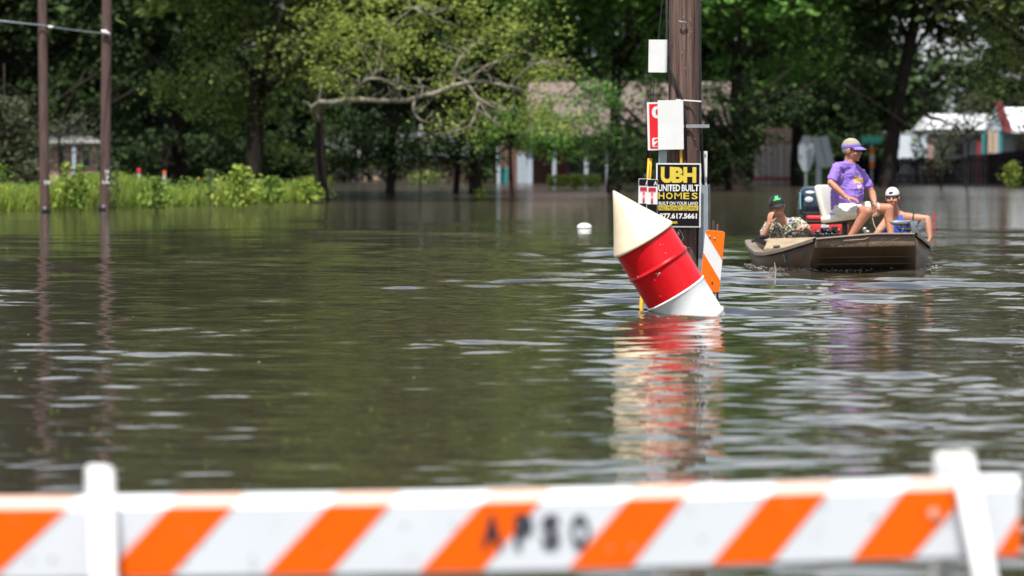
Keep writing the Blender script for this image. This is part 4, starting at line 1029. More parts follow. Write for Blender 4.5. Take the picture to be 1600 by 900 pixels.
# bow: upper band, then the raked underside
n = 8
top = [rl[0].lerp(rr[0], k / n) for k in range(n + 1)]
for k, v in enumerate(top):
    f = k / n
    if f < .6: v.z = rl[0].z + (rr[0].z - rl[0].z) * min(1, f / .6)
    else: v.z = rr[0].z
knu = [lb(1273, 387, 51.03).lerp(lb(1430, 384, 51.03), k / n) for k in range(n + 1)]
bot = [bl[0].lerp(br[0], k / n) for k in range(n + 1)]
strip(top, knu, 0); strip(knu, bot, 1)
for s_, (a, k_, b_) in enumerate(((rl, kl, bl), (rr, kr, br))):       # close the small corner triangles
    e = 0 if s_ == 0 else n
    bm.faces.new([V_(a[0]), V_(knu[e]), V_(bot[e]), V_(k_[0])])
# transom
bm.faces.new([V_(p) for p in (rl[-1], rr[-1], br[-1], bl[-1])])
bmesh.ops.remove_doubles(bm, verts=bm.verts, dist=.0005); bmesh.ops.recalc_face_normals(bm, faces=bm.faces[:])
ho = obj('hull', bm, M_hull, boat, smooth=True, angle=22)
ho.modifiers.new('thick', 'SOLIDIFY').thickness = .012
# gunwale: flat lip with rolled edge
bm = B()
def lip(path, inward):
    rows = []
    for p in path:
        q_ = p.copy(); q_.x += inward * .09
        rows.append([V_(p + Vector((-inward * .035, 0, -.028))), V_(p + Vector((-inward * .035, 0, .012))), V_(p + Vector((0, 0, .022))), V_(q_ + Vector((0, .02, .018))), V_(q_ + Vector((0, .02, -.05)))])
    for a, b in zip(rows, rows[1:]):
        for k in range(4): bm.faces.new((a[k], a[k + 1], b[k + 1], b[k]))
lip(rl, 1); lip(rr, -1)
tube(bm, [t_ + Vector((0, -.006, .004)) for t_ in top], .014, 8)
bmesh.ops.recalc_face_normals(bm, faces=bm.faces[:])
obj('gunwale', bm, M_rim, boat, smooth=True, angle=40)
# bow deck, floor, bench, console
bm = B()
zt = .30
dk = [lbz(1282, 51.45, zt), lbz(1424, 51.45, zt), lbz(1446, 52.7, zt - .02), lbz(1196, 52.7, zt - .05)]
dk2 = [v - Vector((0, 0, .04)) for v in dk]
a = [V_(v) for v in dk]; b_ = [V_(v) for v in dk2]; bm.faces.new(a); bm.faces.new(b_[::-1])
for i in range(4): bm.faces.new((a[i], b_[i], b_[(i + 1) % 4], a[(i + 1) % 4]))
obj('bow_deck', bm, M_hulltan, boat)
bm = B(); a = [V_(v) for v in (lbz(1196, 52.6, -.04), lbz(1440, 52.6, -.04), lbz(1428, 56.5, -.04), lbz(1190, 56.5, -.04))]; bm.faces.new(a); obj('floor', bm, M_hulltan, boat)
bm = B()
F1 = [lb(1193, 391, 52.75), lb(1262, 383, 52.45), lb(1277, 370.5, 52.9), lb(1201, 372.5, 53.0)]
F2 = [v + Vector((0, .45, -.0)) for v in F1]; F2[0].z = F2[1].z = .05; F2[2].z -= .05; F2[3].z -= .05
a = [V_(v) for v in F1]; b_ = [V_(v) for v in F2]; bm.faces.new(a); bm.faces.new(b_[::-1])
for i in range(4): bm.faces.new((a[i], b_[i], b_[(i + 1) % 4], a[(i + 1) % 4]))
bmesh.ops.recalc_face_normals(bm, faces=bm.faces[:]); bmesh.ops.bevel(bm, geom=bm.edges[:], offset=.012, segments=2, affect='EDGES')
obj('console', bm, M_hulltan, boat, smooth=True, angle=40)
bm = B(); tube(bm, [lb(1214, 390, 52.55), lb(1214, 385, 52.55)], .014, 8); tube(bm, [lb(1208, 386, 52.55), lb(1219, 385, 52.55)], .016, 8); obj('cleat', bm, M_black, boat)
bm = B(); tube(bm, [lb(1176, 377, 53.9), lb(1188, 372, 53.6)], .02, 8); tube(bm, [lb(1188, 371, 53.6), lb(1200, 370, 53.5)], [.03, .025], 8); box(bm, lb(1188, 377, 53.5), (.16, .05, .06), M=Matrix.Rotation(R(25), 4, 'Y')); obj('throttle_box', bm, M_black, boat)
bm = B(); c = lb(1250, 374, 53.3); nrm = Vector((.15, .62, .77)).normalized(); u = Vector((1, 0, -.19)).normalized(); u = (u - nrm * u.dot(nrm)).normalized(); v = nrm.cross(u)
ring = [c + (u * math.cos(a_) + v * math.sin(a_)) * .175 for a_ in [2 * math.pi * k / 36 for k in range(36)]]
tube(bm, ring, .0135, 8, closed=True)
for a_ in (90, 210, 330): tube(bm, [c - nrm * .04, c + (u * math.cos(R(a_)) + v * math.sin(R(a_))) * .17], .011, 6)
tube(bm, [c - nrm * .3, c - nrm * .03], .035, 10)
obj('steering_wheel', bm, M_black, boat, smooth=True)
bm = B(); box(bm, lbz(1226, 54.25, .08), (.5, .45, .2), bevel=.03); obj('bench_seat', bm, M_hulltan, boat)
bm = B(); box(bm, lbz(1400, 53.6, .06), (.5, .42, .2), bevel=.03); obj('bench_seat', bm, M_hulltan, boat)
bm = B(); box(bm, lbz(1310, 56.3, .14), (2.0, .5, .32), bevel=.02); obj('stern_deck', bm, M_hulltan, boat)
bm = B()
for path_, sg in ((rl, -1), (rr, 1)):
    for a_, b2 in zip(path_, path_[1:]):
        n_ = max(2, int((b2 - a_).length / .09))
        for i in range(n_):
            p_ = a_.lerp(b2, i / n_) + Vector((sg * .012, -.014, -.055)); bmesh.ops.create_icosphere(bm, subdivisions=1, radius=.0065, matrix=Matrix.Translation(p_))
for i in range(18):
    p_ = knu[0].lerp(knu[-1], (i + .5) / 18) + Vector((0, -.004, .02)); bmesh.ops.create_icosphere(bm, subdivisions=1, radius=.006, matrix=Matrix.Translation(p_))
obj('rivets', bm, M_rim, boat, smooth=True)['kind'] = 'stuff'
bm = B()
for k_ in (.3, .5, .7):      # stiffening ribs pressed into the raked bow plate
    a_, b2 = knu[0].lerp(bot[0], k_), knu[-1].lerp(bot[-1], k_); tube(bm, [a_ + Vector((.05, -.002, 0)), b2 + Vector((-.05, -.002, 0))], .009, 6)
obj('bow_rib', bm, M_hull, boat, smooth=True)
# bow eye, scratches, registration sticker
bm = B(); e = lb(1353, 399, 51.36); tube(bm, [e + Vector((-.012, .02, .06)), e + Vector((-.012, -.015, .05))], .006, 6)
tube(bm, [e + Vector((-.03, 0, .03)), e + Vector((-.034, -.012, -.01)), e + Vector((-.016, -.012, -.042)), e + Vector((.014, -.012, -.036)), e + Vector((.026, -.01, -.005)), e + Vector((.02, -.01, .02)), e + Vector((.042, -.01, .024))], .0095, 8)
obj('bow_eye', bm, M_white, boat, smooth=True)
bm = B(); rg = random.Random(8)
def on_bow(x, y): return lb(x, y, 51.0)
for pl in ([(1284, 376), (1289, 386), (1293, 378), (1297, 386), (1303, 375)], [(1301, 386), (1307, 376), (1311, 386)], [(1310, 377), (1315, 386), (1318, 378), (1321, 385), (1325, 374)], [(1338, 375), (1345, 380), (1341, 384)], [(1352, 372), (1358, 382)], [(1376, 374), (1384, 371), (1380, 381)], [(1392, 376), (1404, 372)], [(1398, 382), (1410, 376), (1416, 381)]):
    tube(bm, [on_bow(a_, b2) for a_, b2 in pl], .0014, 4)
for i in range(14):
    x, y = rg.uniform(1285, 1420), rg.uniform(373, 384); tube(bm, [on_bow(x, y), on_bow(x + rg.uniform(-7, 7), y + rg.uniform(-4, 4))], .0013, 4)
obj('scratches', bm, M_hulltan, boat)
bm = B(); ka, kb = bl[2].lerp(rl[2], .58), bl[2].lerp(rl[2], .84); dvec = (rl[3] - rl[2]).normalized() * .04
off_ = Vector((-.02, -.035, 0)); bm.faces.new([V_(p) for p in (ka + off_, kb + off_, kb + off_ + dvec, ka + off_ + dvec)]); obj('sticker', bm, M_cowlteal, boat)
# bow platform small fitting
bm = B(); tube(bm, [lb(1352, 364, 51.6), lb(1352, 359, 51.6)], .014, 8); bmesh.ops.create_icosphere(bm, subdivisions=2, radius=.026, matrix=Matrix.Translation(lb(1351, 358, 51.6))); box(bm, lb(1356, 362, 51.6), (.05, .03, .03)); obj('deck_fitting', bm, M_steel, boat, smooth=True)
# pedestal seat
fx = Vector((.86, -.5, 0)); yaw = math.atan2(fx.y, fx.x)
RZ = Matrix.Rotation(yaw, 4, 'Z')
ps = thing('pedestal_seat', 'white vinyl pedestal seat under the man in purple', 'seat', tuple(P(1318, 345, 52.5)))
def ls(x, y, D): return P(x, y, D) - ps.location
bm = B(); box(bm, ls(1320, 340, 52.45) + Vector((0, 0, 0)), (.47, .44, .085), M=RZ @ Matrix.Rotation(R(-7), 4, 'Y'), bevel=.03); obj('seat_cushion', bm, M_seat, ps, True, angle=50)
bm = B(); box(bm, ls(1294, 317, 52.68), (.085, .46, .46), M=RZ @ Matrix.Rotation(R(-15), 4, 'Y'), bevel=.035); obj('backrest', bm, M_seat, ps, True, angle=50)
bm = B(); tube(bm, [ls(1301, 341, 52.7) + Vector((-.05, 0, .02)), ls(1290, 300, 52.85)], .012, 6); obj('backrest_hinge', bm, M_darkgrey, ps)
bm = B(); box(bm, ls(1322, 346.5, 52.45), (.40, .36, .028), M=RZ @ Matrix.Rotation(R(-7), 4, 'Y'), bevel=.008); tube(bm, [ls(1320, 347, 52.45), ls(1320, 347, 52.45) - Vector((0, 0, .3))], .036, 12); obj('pedestal', bm, M_black, ps, True, angle=40)
# outboard
om = thing('outboard_motor', 'dark navy outboard motor with an oval silver badge at the stern', 'outboard motor', (X(1272, 56.75), 56.75, 0))
def lo_(x, y, D): p = P(x, y, D); return p - Vector((om.location.x, om.location.y, 0))
bm = B(); vs = box(bm, lo_(1273, 314, 56.75), (.46, .52, .40), bevel=.09)
for v_ in bm.verts:
    c = lo_(1273, 314, 56.75)
    if v_.co.z > c.z: v_.co.x = c.x + (v_.co.x - c.x) * .93; v_.co.y = c.y + (v_.co.y - c.y) * .86 + .02
    if v_.co.y < c.y and v_.co.z > c.z: v_.co.z -= .03
obj('cowling', bm, M_cowl, om, True, angle=60)
bm = B(); bmesh.ops.create_uvsphere(bm, u_segments=24, v_segments=12, radius=1); bmesh.ops.scale(bm, vec=(.056, .014, .04), verts=bm.verts); bmesh.ops.translate(bm, vec=lo_(1264, 312, 56.5), verts=bm.verts); obj('badge', bm, M_capwhite, om, True)
bm = B(); box(bm, lo_(1250, 314, 56.62), (.016, .24, .22), bevel=.006); obj('side_stripe', bm, M_cowlteal, om)
bm = B(); box(bm, lo_(1275, 322, 56.48), (.38, .02, .012)); box(bm, lo_(1274, 336, 56.7), (.36, .36, .12), bevel=.03); obj('lower_cover', bm, M_black, om, True, angle=40)
bm = B(); box(bm, lo_(1275, 352, 56.85), (.16, .3, .5), bevel=.03); box(bm, Vector((0, .12, -.2)), (.1, .22, .7), bevel=.02); obj('midsection', bm, M_cowl, om, True, angle=40)
bm = B(); tube(bm, [lo_(1284, 333, 56.4), lo_(1296, 330, 56.1)], [.03, .02], 8); obj('tiller_bracket', bm, M_darkgrey, om)
# red cooler
cl = thing('soft_cooler', 'red soft cooler with a black band and white label', 'cooler', tuple(P(1293, 372, 54.9)))
def lc(x, y, D): return P(x, y, D) - cl.location
bm = B(); box(bm, lc(1293, 358, 54.9), (.53, .34, .17), bevel=.03); obj('body', bm, M_coolred, cl, True, angle=50)
bm = B(); box(bm, lc(1292, 346.5, 54.9), (.54, .35, .035), bevel=.01); obj('black_band', bm, M_black, cl)
bm = B(); box(bm, lc(1291, 340.5, 54.9), (.50, .33, .06), bevel=.02); obj('lid', bm, M_coolred, cl, True, angle=50)
bm = B(); box(bm, lc(1289, 353, 54.72), (.10, .01, .04)); obj('label', bm, M_capwhite, cl)
bm = B(); box(bm, lc(1308, 358.5, 54.72), (.06, .012, .018)); obj('yellow_tab', bm, M_yguard, cl)
bm = B(); tube(bm, [lc(1262, 349, 54.7), lc(1261, 365, 54.7)], .014, 6); tube(bm, [lc(1321, 346, 54.7), lc(1324, 362, 54.7)], .014, 6); obj('strap', bm, M_black, cl)
# reels and gear
g = thing('fishing_reels', 'cluster of black fishing reels lying in front of the red cooler', 'fishing reels', tuple(P(1288, 368, 53.9)))
def lg(x, y, D): return P(x, y, D) - g.location
rg = random.Random(12)
for (x, y) in ((1277, 364), (1288, 361), (1297, 363), (1304, 359)):
    bm = B(); Mx = Matrix.Rotation(R(rg.uniform(0, 180)), 4, 'Z') @ Matrix.Rotation(R(70), 4, 'X')
    bmesh.ops.create_cone(bm, segments=16, radius1=.045, radius2=.038, depth=.05, cap_ends=True, matrix=Matrix.Translation(lg(x, y, 53.9)) @ Mx)
    tube(bm, [lg(x - 4, y - 5, 53.85), lg(x, y, 53.85), lg(x + 5, y - 4, 53.8)], .008, 6); obj('reel', bm, M_black, g, True, angle=40)
bm = B()
for (x, y) in ((1280, 361), (1286, 366), (1293, 360), (1291, 365), (1300, 365)): bmesh.ops.create_icosphere(bm, subdivisions=1, radius=.012, matrix=Matrix.Translation(lg(x, y, 53.8)))
obj('chrome_knobs', bm, M_steel, g)
bm = B(); box(bm, lg(1290, 368, 53.95), (.42, .2, .06), bevel=.01); obj('tray', bm, M_black, g)
# trolling motor
tm = thing('trolling_motor', 'grey trolling motor stowed on the right corner of the bow', 'trolling motor', tuple(P(1425, 364, 51.35)))
def lt(x, y, D): return P(x, y, D) - tm.location
bm = B(); tube(bm, [lt(1390, 346, 51.5), lt(1393, 347.5, 51.5), lt(1400, 348.5, 51.5), lt(1418, 348.5, 51.5), lt(1420, 348.5, 51.5)], [.008, .024, .036, .038, .03], 16); obj('motor_body', bm, M_grey, tm, True, angle=50)
bm = B(); tube(bm, [lt(1418, 348, 51.5), lt(1424, 347.5, 51.5), lt(1435, 348.5, 51.5)], [.042, .044, .03], 14); obj('motor_collar', bm, M_darkgrey, tm, True, angle=50)
bm = B(); box(bm, lt(1429, 357, 51.4), (.09, .07, .17), M=Matrix.Rotation(R(-12), 4, 'Y'), bevel=.012); box(bm, lt(1439, 354, 51.45), (.07, .06, .15), M=Matrix.Rotation(R(35), 4, 'Y'), bevel=.01); obj('mount', bm, M_grey, tm, True, angle=40)
bm = B(); tube(bm, [lt(1404, 357, 51.4), lt(1426, 359, 51.4)], .018, 8); tube(bm, [lt(1408, 350, 51.4), lt(1406, 364, 51.4)], .012, 8); tube(bm, [lt(1416, 350, 51.4), lt(1420, 364, 51.4)], .012, 8)
tube(bm, [lt(1426, 342, 51.4), lt(1428, 330, 51.5), lt(1429, 326, 51.6)], .007, 6); obj('linkage', bm, M_black, tm)
bm = B()
for (x, y) in ((1432, 351), (1437, 357), (1424, 363), (1411, 358)): bmesh.ops.create_icosphere(bm, subdivisions=1, radius=.012, matrix=Matrix.Translation(lt(x, y, 51.36)))
obj('fasteners', bm, M_steel, tm)
bm = B(); tube(bm, [P(1362, 336, 52.0), P(1366, 352, 51.8), P(1371, 362, 51.5), P(1369, 366, 51.05), P(1350, 374, 50.97), P(1318, 376, 50.97)], .006, 6)
tag(obj('bow_rope', bm, M_hulltan, smooth=True), 'thin pale rope running from his hand over the bow edge', 'rope')

# ------------------------------------------------------------------ people
ICO = None
def seg(bm, p1, r1, p2, r2):
    global ICO
    if ICO is None:
        t_ = bmesh.new(); bmesh.ops.create_icosphere(t_, subdivisions=2, radius=1); ICO = [v.co.copy() for v in t_.verts]; t_.free()
    t_ = bmesh.new()
    for c, r in ((Vector(p1), r1), (Vector(p2), r2)):
        for v_ in ICO: t_.verts.new(c + v_ * r)
    h_ = bmesh.ops.convex_hull(t_, input=t_.verts)
    bmesh.ops.delete(t_, geom=list({g_ for g_ in h_['geom_interior'] + h_['geom_unused'] if isinstance(g_, bmesh.types.BMVert)}), context='VERTS')
    me = bpy.data.meshes.new('t'); t_.to_mesh(me); t_.free(); bm.from_mesh(me); bpy.data.meshes.remove(me)
def ell(bm, c, r, M=None):
    mm = Matrix.Translation(c) @ (M.to_4x4() if M is not None else Matrix()) @ Matrix.Diagonal((*r, 1))
    bmesh.ops.create_icosphere(bm, subdivisions=3, radius=1, matrix=mm)
def folds(o, amp, f=7.0, sx=1.0):
    from mathutils import noise
    me = o.data; nn = [v.normal.copy() for v in me.vertices]
    for v, n_ in zip(me.vertices, nn):
        p = v.co; q_ = Vector((p.x * f + p.z * f * .8, p.y * f, p.z * f * 1.5 - p.x * f * .5))
        r_ = 1 - abs(noise.noise(q_)) * 2.6; r2 = 1 - abs(noise.noise(q_ * 2.1 + Vector((4, 1, 2)))) * 2.6
        v.co = p + n_ * (amp * (max(r_, -.2) ** 3 if r_ > 0 else 0) + amp * .45 * (r2 if r2 > 0 else 0) - amp * .5)
    me.update()
def remesh(name, bm, vox, m, parent, it=4):
    me = bpy.data.meshes.new('t'); bm.to_mesh(me); bm.free(); o = link('t', me)
    rm = o.modifiers.new('r', 'REMESH'); rm.mode = 'VOXEL'; rm.voxel_size = vox; rm.use_smooth_shade = True
    s_ = o.modifiers.new('s', 'SMOOTH'); s_.iterations = it; s_.factor = .5
    dg = bpy.context.evaluated_depsgraph_get(); e_ = o.evaluated_get(dg); out = bpy.data.meshes.new_from_object(e_)
    bpy.data.objects.remove(o); bpy.data.meshes.remove(me); out.name = name; out.materials.clear()
    return link(name, out, m, parent)
def headmat(C, fwd, up=Vector((0, 0, 1)), s=1.0):
    f = Vector(fwd).normalized(); r_ = f.cross(Vector(up)).normalized(); u_ = r_.cross(f)
    return Matrix.Translation(C) @ Matrix((r_, f, u_)).transposed().to_4x4() @ Matrix.Scale(s, 4)
def head(bm, Mh):
    def e_(c, r): ell(bm, Mh @ Vector(c), [q_ * Mh.to_scale().x for q_ in r], Mh.to_quaternion().to_matrix())
    sc_ = Mh.to_scale().x
    def s_(a, ra, b, rb): seg(bm, Mh @ Vector(a), ra * sc_, Mh @ Vector(b), rb * sc_)
    e_((0, -.014, .035), (.075, .094, .085)); e_((0, .018, -.03), (.063, .068, .085)); e_((0, .034, -.072), (.047, .046, .036)); e_((0, .066, -.094), (.022, .018, .018))
    s_((0, .084, .012), .008, (0, .104, -.026), .012); s_((-.011, .094, -.03), .008, (.011, .094, -.03), .008)
    for sx in (-1, 1):
        e_((sx * .079, -.008, -.008), (.011, .022, .033)); e_((sx * .036, .056, -.03), (.028, .028, .026)); s_((sx * .016, .080, .024), .010, (sx * .046, .066, .022), .009)
    e_((0, .084, -.060), (.023, .010, .007)); e_((0, .081, -.069), (.019, .009, .007))
M_eye = mat('eye_white', (.42, .36, .33), .4, var=.02)
M_lips = mat('lips', (.38, .13, .10), .5, var=.05)
def face_bits(Mh, parent, smile=False, eyes=True):
    if eyes:
        for sx in (-1, 1):
            bm = B(); bmesh.ops.create_uvsphere(bm, u_segments=12, v_segments=8, radius=.010 * Mh.to_scale().x, matrix=Matrix.Translation(Mh @ Vector((sx * .031, .073, .006)))); obj('eye', bm, M_eye, parent, True)
            bm = B(); bmesh.ops.create_uvsphere(bm, u_segments=10, v_segments=6, radius=.0066 * Mh.to_scale().x, matrix=Matrix.Translation(Mh @ Vector((sx * .031, .0815, .005)))); obj('iris', bm, M_hairdark, parent, True)
            bm = B(); tube(bm, [Mh @ Vector((sx * .014, .089, .024)), Mh @ Vector((sx * .03, .085, .029)), Mh @ Vector((sx * .047, .073, .024))], .0035, 5); obj('eyebrow', bm, M_hairdark, parent)
    bm = B(); up_ = .006 if smile else 0
    tube(bm, [Mh @ Vector((-.024, .080, -.064 + up_)), Mh @ Vector((-.01, .0935, -.066)), Mh @ Vector((.01, .0935, -.066)), Mh @ Vector((.024, .080, -.064 + up_))], .0042 if smile else .0028, 5)
    obj('mouth', bm, M_capwhite if smile else M_lips, parent)
def hand(bm, wrist, d, n, side, curl=.6, s=1.0):
    """wrist point, finger direction d, palm side n, thumb side"""
    d = Vector(d).normalized(); n = Vector(n); n = (n - d * n.dot(d)).normalized(); sd_ = Vector(side); sd_ = (sd_ - d * sd_.dot(d) - n * sd_.dot(n)).normalized()
    w_ = Vector(wrist)
    for k in (-1, 0, 1): seg(bm, w_ + sd_ * .014 * k * s, .019 * s, w_ + d * .082 * s + sd_ * .027 * k * s, .0135 * s)
    for k, L in ((1, .072), (.35, .082), (-.33, .077), (-1, .06)):
        b0 = w_ + d * .085 * s + sd_ * .029 * k * s
        d1 = (d * math.cos(curl * .6) + n * math.sin(curl * .6) + sd_ * .08 * k).normalized(); b1 = b0 + d1 * L * .45 * s
        d2 = (d * math.cos(curl * 1.5) + n * math.sin(curl * 1.5)).normalized(); b2 = b1 + d2 * L * .33 * s
        d3 = (d * math.cos(curl * 2.1) + n * math.sin(curl * 2.1)).normalized(); b3 = b2 + d3 * L * .24 * s
        seg(bm, b0, .0098 * s, b1, .009 * s); seg(bm, b1, .009 * s, b2, .0083 * s); seg(bm, b2, .0083 * s, b3, .0073 * s)
    t0 = w_ + d * .025 * s + sd_ * .026 * s; t1_ = t0 + (d * .6 + sd_ * .7 + n * .3).normalized() * .042 * s; t2_ = t1_ + (d * .85 + sd_ * .2 + n * .5).normalized() * .034 * s
    seg(bm, t0, .0145 * s, t1_, .0115 * s); seg(bm, t1_, .0115 * s, t2_, .0088 * s)
def cap_mesh(name, Mh, m, parent, z0=.03, grow=1.09, zcut=.02):
    """dome round the skull above zcut (local), with a little thickness"""
    bm = B(); bmesh.ops.create_uvsphere(bm, u_segments=32, v_segments=20, radius=1)
    bmesh.ops.scale(bm, vec=(.079 * grow, .098 * grow, .089 * grow), verts=bm.verts); bmesh.ops.translate(bm, vec=(0, -.014, .036), verts=bm.verts)
    bmesh.ops.bisect_plane(bm, geom=bm.verts[:] + bm.edges[:] + bm.faces[:], plane_co=(0, 0, zcut), plane_no=(0, .12, 1), clear_inner=True)
    bmesh.ops.transform(bm, matrix=Mh, verts=bm.verts); o = obj(name, bm, m, parent, True)
    o.modifiers.new('t', 'SOLIDIFY').thickness = .003; return o
def bill(Mh, m, parent, dirn=1, name='bill', L=.075, w_=.075, z=.042, droop=.022):
    bm = B(); rows = []
    for i in range(6):
        f = i / 5; row = []
        for k in range(13):
            a_ = math.pi * k / 12; cx = math.cos(a_)
            y0 = (.098 * math.sqrt(max(0, 1 - cx * cx * .72)) - .014); x = cx * w_ * (1 - .05 * f); y = y0 + f * L * math.sin(a_) ** .6
            row.append(bm.verts.new(Mh @ Vector((x, dirn * y - (.0 if dirn > 0 else .028), z - droop * f + .012 * (1 - cx * cx) * 1))))
        rows.append(row)
    for a_, b2 in zip(rows, rows[1:]):
        for k in range(12): bm.faces.new((a_[k], a_[k + 1], b2[k + 1], b2[k]))
    bmesh.ops.recalc_face_normals(bm, faces=bm.faces[:])
    o = obj(name, bm, m, parent, True); o.modifiers.new('t', 'SOLIDIFY').thickness = .004; return o
def person(label, base):
    t_ = thing('person', label, 'person', tuple(base)); return t_
def shift(root):
    """children were built in place coordinates: bring them under the root"""
    for c in root.children:
        if c.type == 'MESH':
            c.data.transform(Matrix.Translation(-root.location)); c.matrix_parent_inverse = Matrix()
VOX = .0062
# --- man in purple on the pedestal seat
pm = person('large man in purple shirt and visor on the raised white seat', (X(1345, 52.2), 52.2, .30))
Mh = headmat(P(1331.5, 235, 52.4), (.88, -.46, -.06), s=1.18)
RS, RE, RW = P(1308, 262, 52.22), P(1298, 286, 52.08), P(1322, 308, 51.98)
LS, LE, LW = P(1344, 270, 52.55), P(1363, 302, 52.5), P(1367, 320, 52.28)
RHp, RK, RA = P(1316, 329, 52.3), P(1356, 331, 51.95), P(1328, 371, 52.0)
LHp, LK, LA = P(1325, 327, 52.6), P(1389, 326, 52.45), P(1393, 372, 52.35)
YW = Matrix.Rotation(math.atan2(-.55, .83), 3, 'Z')     # torso frame: local x forward
bm = B(); head(bm, Mh)
seg(bm, Mh @ Vector((0, -.02, -.06)), .062, P(1327, 264, 52.4), .085)
ell(bm, P(1326, 280, 52.4), (.10, .16, .15), YW); ell(bm, P(1323.5, 304, 52.4), (.13, .15, .15), YW); ell(bm, P(1319, 326, 52.45), (.14, .16, .11), YW)
seg(bm, RS, .045, LS, .045)
for (s_, e_, w2) in ((RS, RE, RW), (LS, LE, LW)): seg(bm, s_, .052, e_, .043); seg(bm, e_, .043, e_.lerp(w2, .35), .043); seg(bm, e_.lerp(w2, .35), .043, w2, .028)
hand(bm, RW, (.93, -.25, -.2), (.1, .2, -1), (0, -1, .2), .35, 1.08)
hand(bm, LW, (.12, -.35, -.9), (-.8, -.5, .1), (.1, -1, -.1), .55, 1.08)
for (h_, k_, a_) in ((RHp, RK, RA), (LHp, LK, LA)):
    seg(bm, h_, .098, k_, .062); seg(bm, k_, .06, k_.lerp(a_, .32) + Vector((-.01, .02, 0)), .06); seg(bm, k_.lerp(a_, .32) + Vector((-.01, .02, 0)), .06, a_, .037)
obj_b = remesh('body', bm, VOX, M_skin2, pm)
bm = B()
seg(bm, P(1318, 276, 52.35), .125, P(1334, 278, 52.48), .115); seg(bm, P(1317, 276, 52.35), .125, P(1316, 306, 52.35), .155); seg(bm, P(1334, 278, 52.46), .115, P(1332, 304, 52.45), .15); seg(bm, P(1316, 306, 52.35), .155, P(1315, 324, 52.4), .14); seg(bm, P(1332, 304, 52.45), .15, P(1324, 322, 52.45), .14); seg(bm, P(1334, 296, 52.3), .12, P(1330, 312, 52.3), .13)
seg(bm, P(1304, 333, 52.4), .055, P(1312, 338, 52.3), .035)
seg(bm, P(1326, 260, 52.4), .082, RS, .066); seg(bm, P(1328, 261, 52.4), .082, LS, .062); seg(bm, P(1326, 262, 52.4), .085, P(1326, 276, 52.4), .13)
seg(bm, RS, .066, RS.lerp(RE, .75), .064); seg(bm, LS, .064, LS.lerp(LE, .66), .064); seg(bm, RS.lerp(RE, .3), .06, P(1313, 284, 52.35), .11); seg(bm, LS.lerp(LE, .2), .06, P(1336, 284, 52.48), .10)
folds(remesh('shirt', bm, .008, M_purple, pm, 7), .010, 5.5)
bm = B()
ell(bm, P(1319, 330, 52.45), (.17, .20, .09), YW)
seg(bm, RHp, .112, RHp.lerp(RK, .62), .092); seg(bm, LHp, .112, LHp.lerp(LK, .66), .092); seg(bm, RHp.lerp(RK, .3), .10, LHp.lerp(LK, .3), .10)
folds(remesh('shorts', bm, .008, M_shorts, pm, 4), .014, 6.5)
cap_mesh('hair', Mh, M_hair, pm, grow=1.045, zcut=.035)
bm = B(); bmesh.ops.create_uvsphere(bm, u_segments=28, v_segments=18, radius=1); bmesh.ops.scale(bm, vec=(.081, .098, .096), verts=bm.verts); bmesh.ops.translate(bm, vec=(0, -.016, .02), verts=bm.verts); bmesh.ops.bisect_plane(bm, geom=bm.verts[:] + bm.edges[:] + bm.faces[:], plane_co=(0, -.004, 0), plane_no=(0, -1, .1), clear_inner=True); bmesh.ops.bisect_plane(bm, geom=bm.verts[:] + bm.edges[:] + bm.faces[:], plane_co=(0, 0, -.035), plane_no=(0, 0, 1), clear_inner=True); bmesh.ops.transform(bm, matrix=Mh, verts=bm.verts); obj('hair', bm, M_hair, pm, True).modifiers.new('t', 'SOLIDIFY').thickness = .004
bm = B(); 
for z_, g_ in ((.030, 1.07), (.034, 1.075), (.060, 1.07), (.066, 1.05)):
    pass
rows = []
for z_, g_ in ((.024, 1.06), (.028, 1.085), (.056, 1.075), (.062, 1.05)):
    sc2 = math.sqrt(max(0, 1 - ((z_ - .036) / .089) ** 2)) * g_
    rows.append([bm.verts.new(Mh @ Vector((.079 * sc2 * math.cos(a_), .098 * sc2 * math.sin(a_) - .014, z_ + .012 * math.sin(a_)))) for a_ in [2 * math.pi * k / 32 for k in range(32)]])
for a_, b2 in zip(rows, rows[1:]):
    for k in range(32): bm.faces.new((a_[k], a_[(k + 1) % 32], b2[(k + 1) % 32], b2[k]))
obj('visor_band', bm, M_visor, pm, True); bill(Mh, M_visor, pm, z=.036, droop=.028, L=.08, name='visor_bill')
bm = B(); tube(bm, [Mh @ Vector((-.079, .0, .008)), Mh @ Vector((-.066, .062, .010)), Mh @ Vector((-.05, .078, .008)), Mh @ Vector((-.012, .094, .008)), Mh @ Vector((.012, .094, .008)), Mh @ Vector((.05, .078, .008)), Mh @ Vector((.066, .062, .010)), Mh @ Vector((.079, .0, .008))], [.003, .008, .015, .014, .014, .015, .008, .003], 8); obj('sunglasses', bm, M_glass, pm, True)
face_bits(Mh, pm, eyes=False)
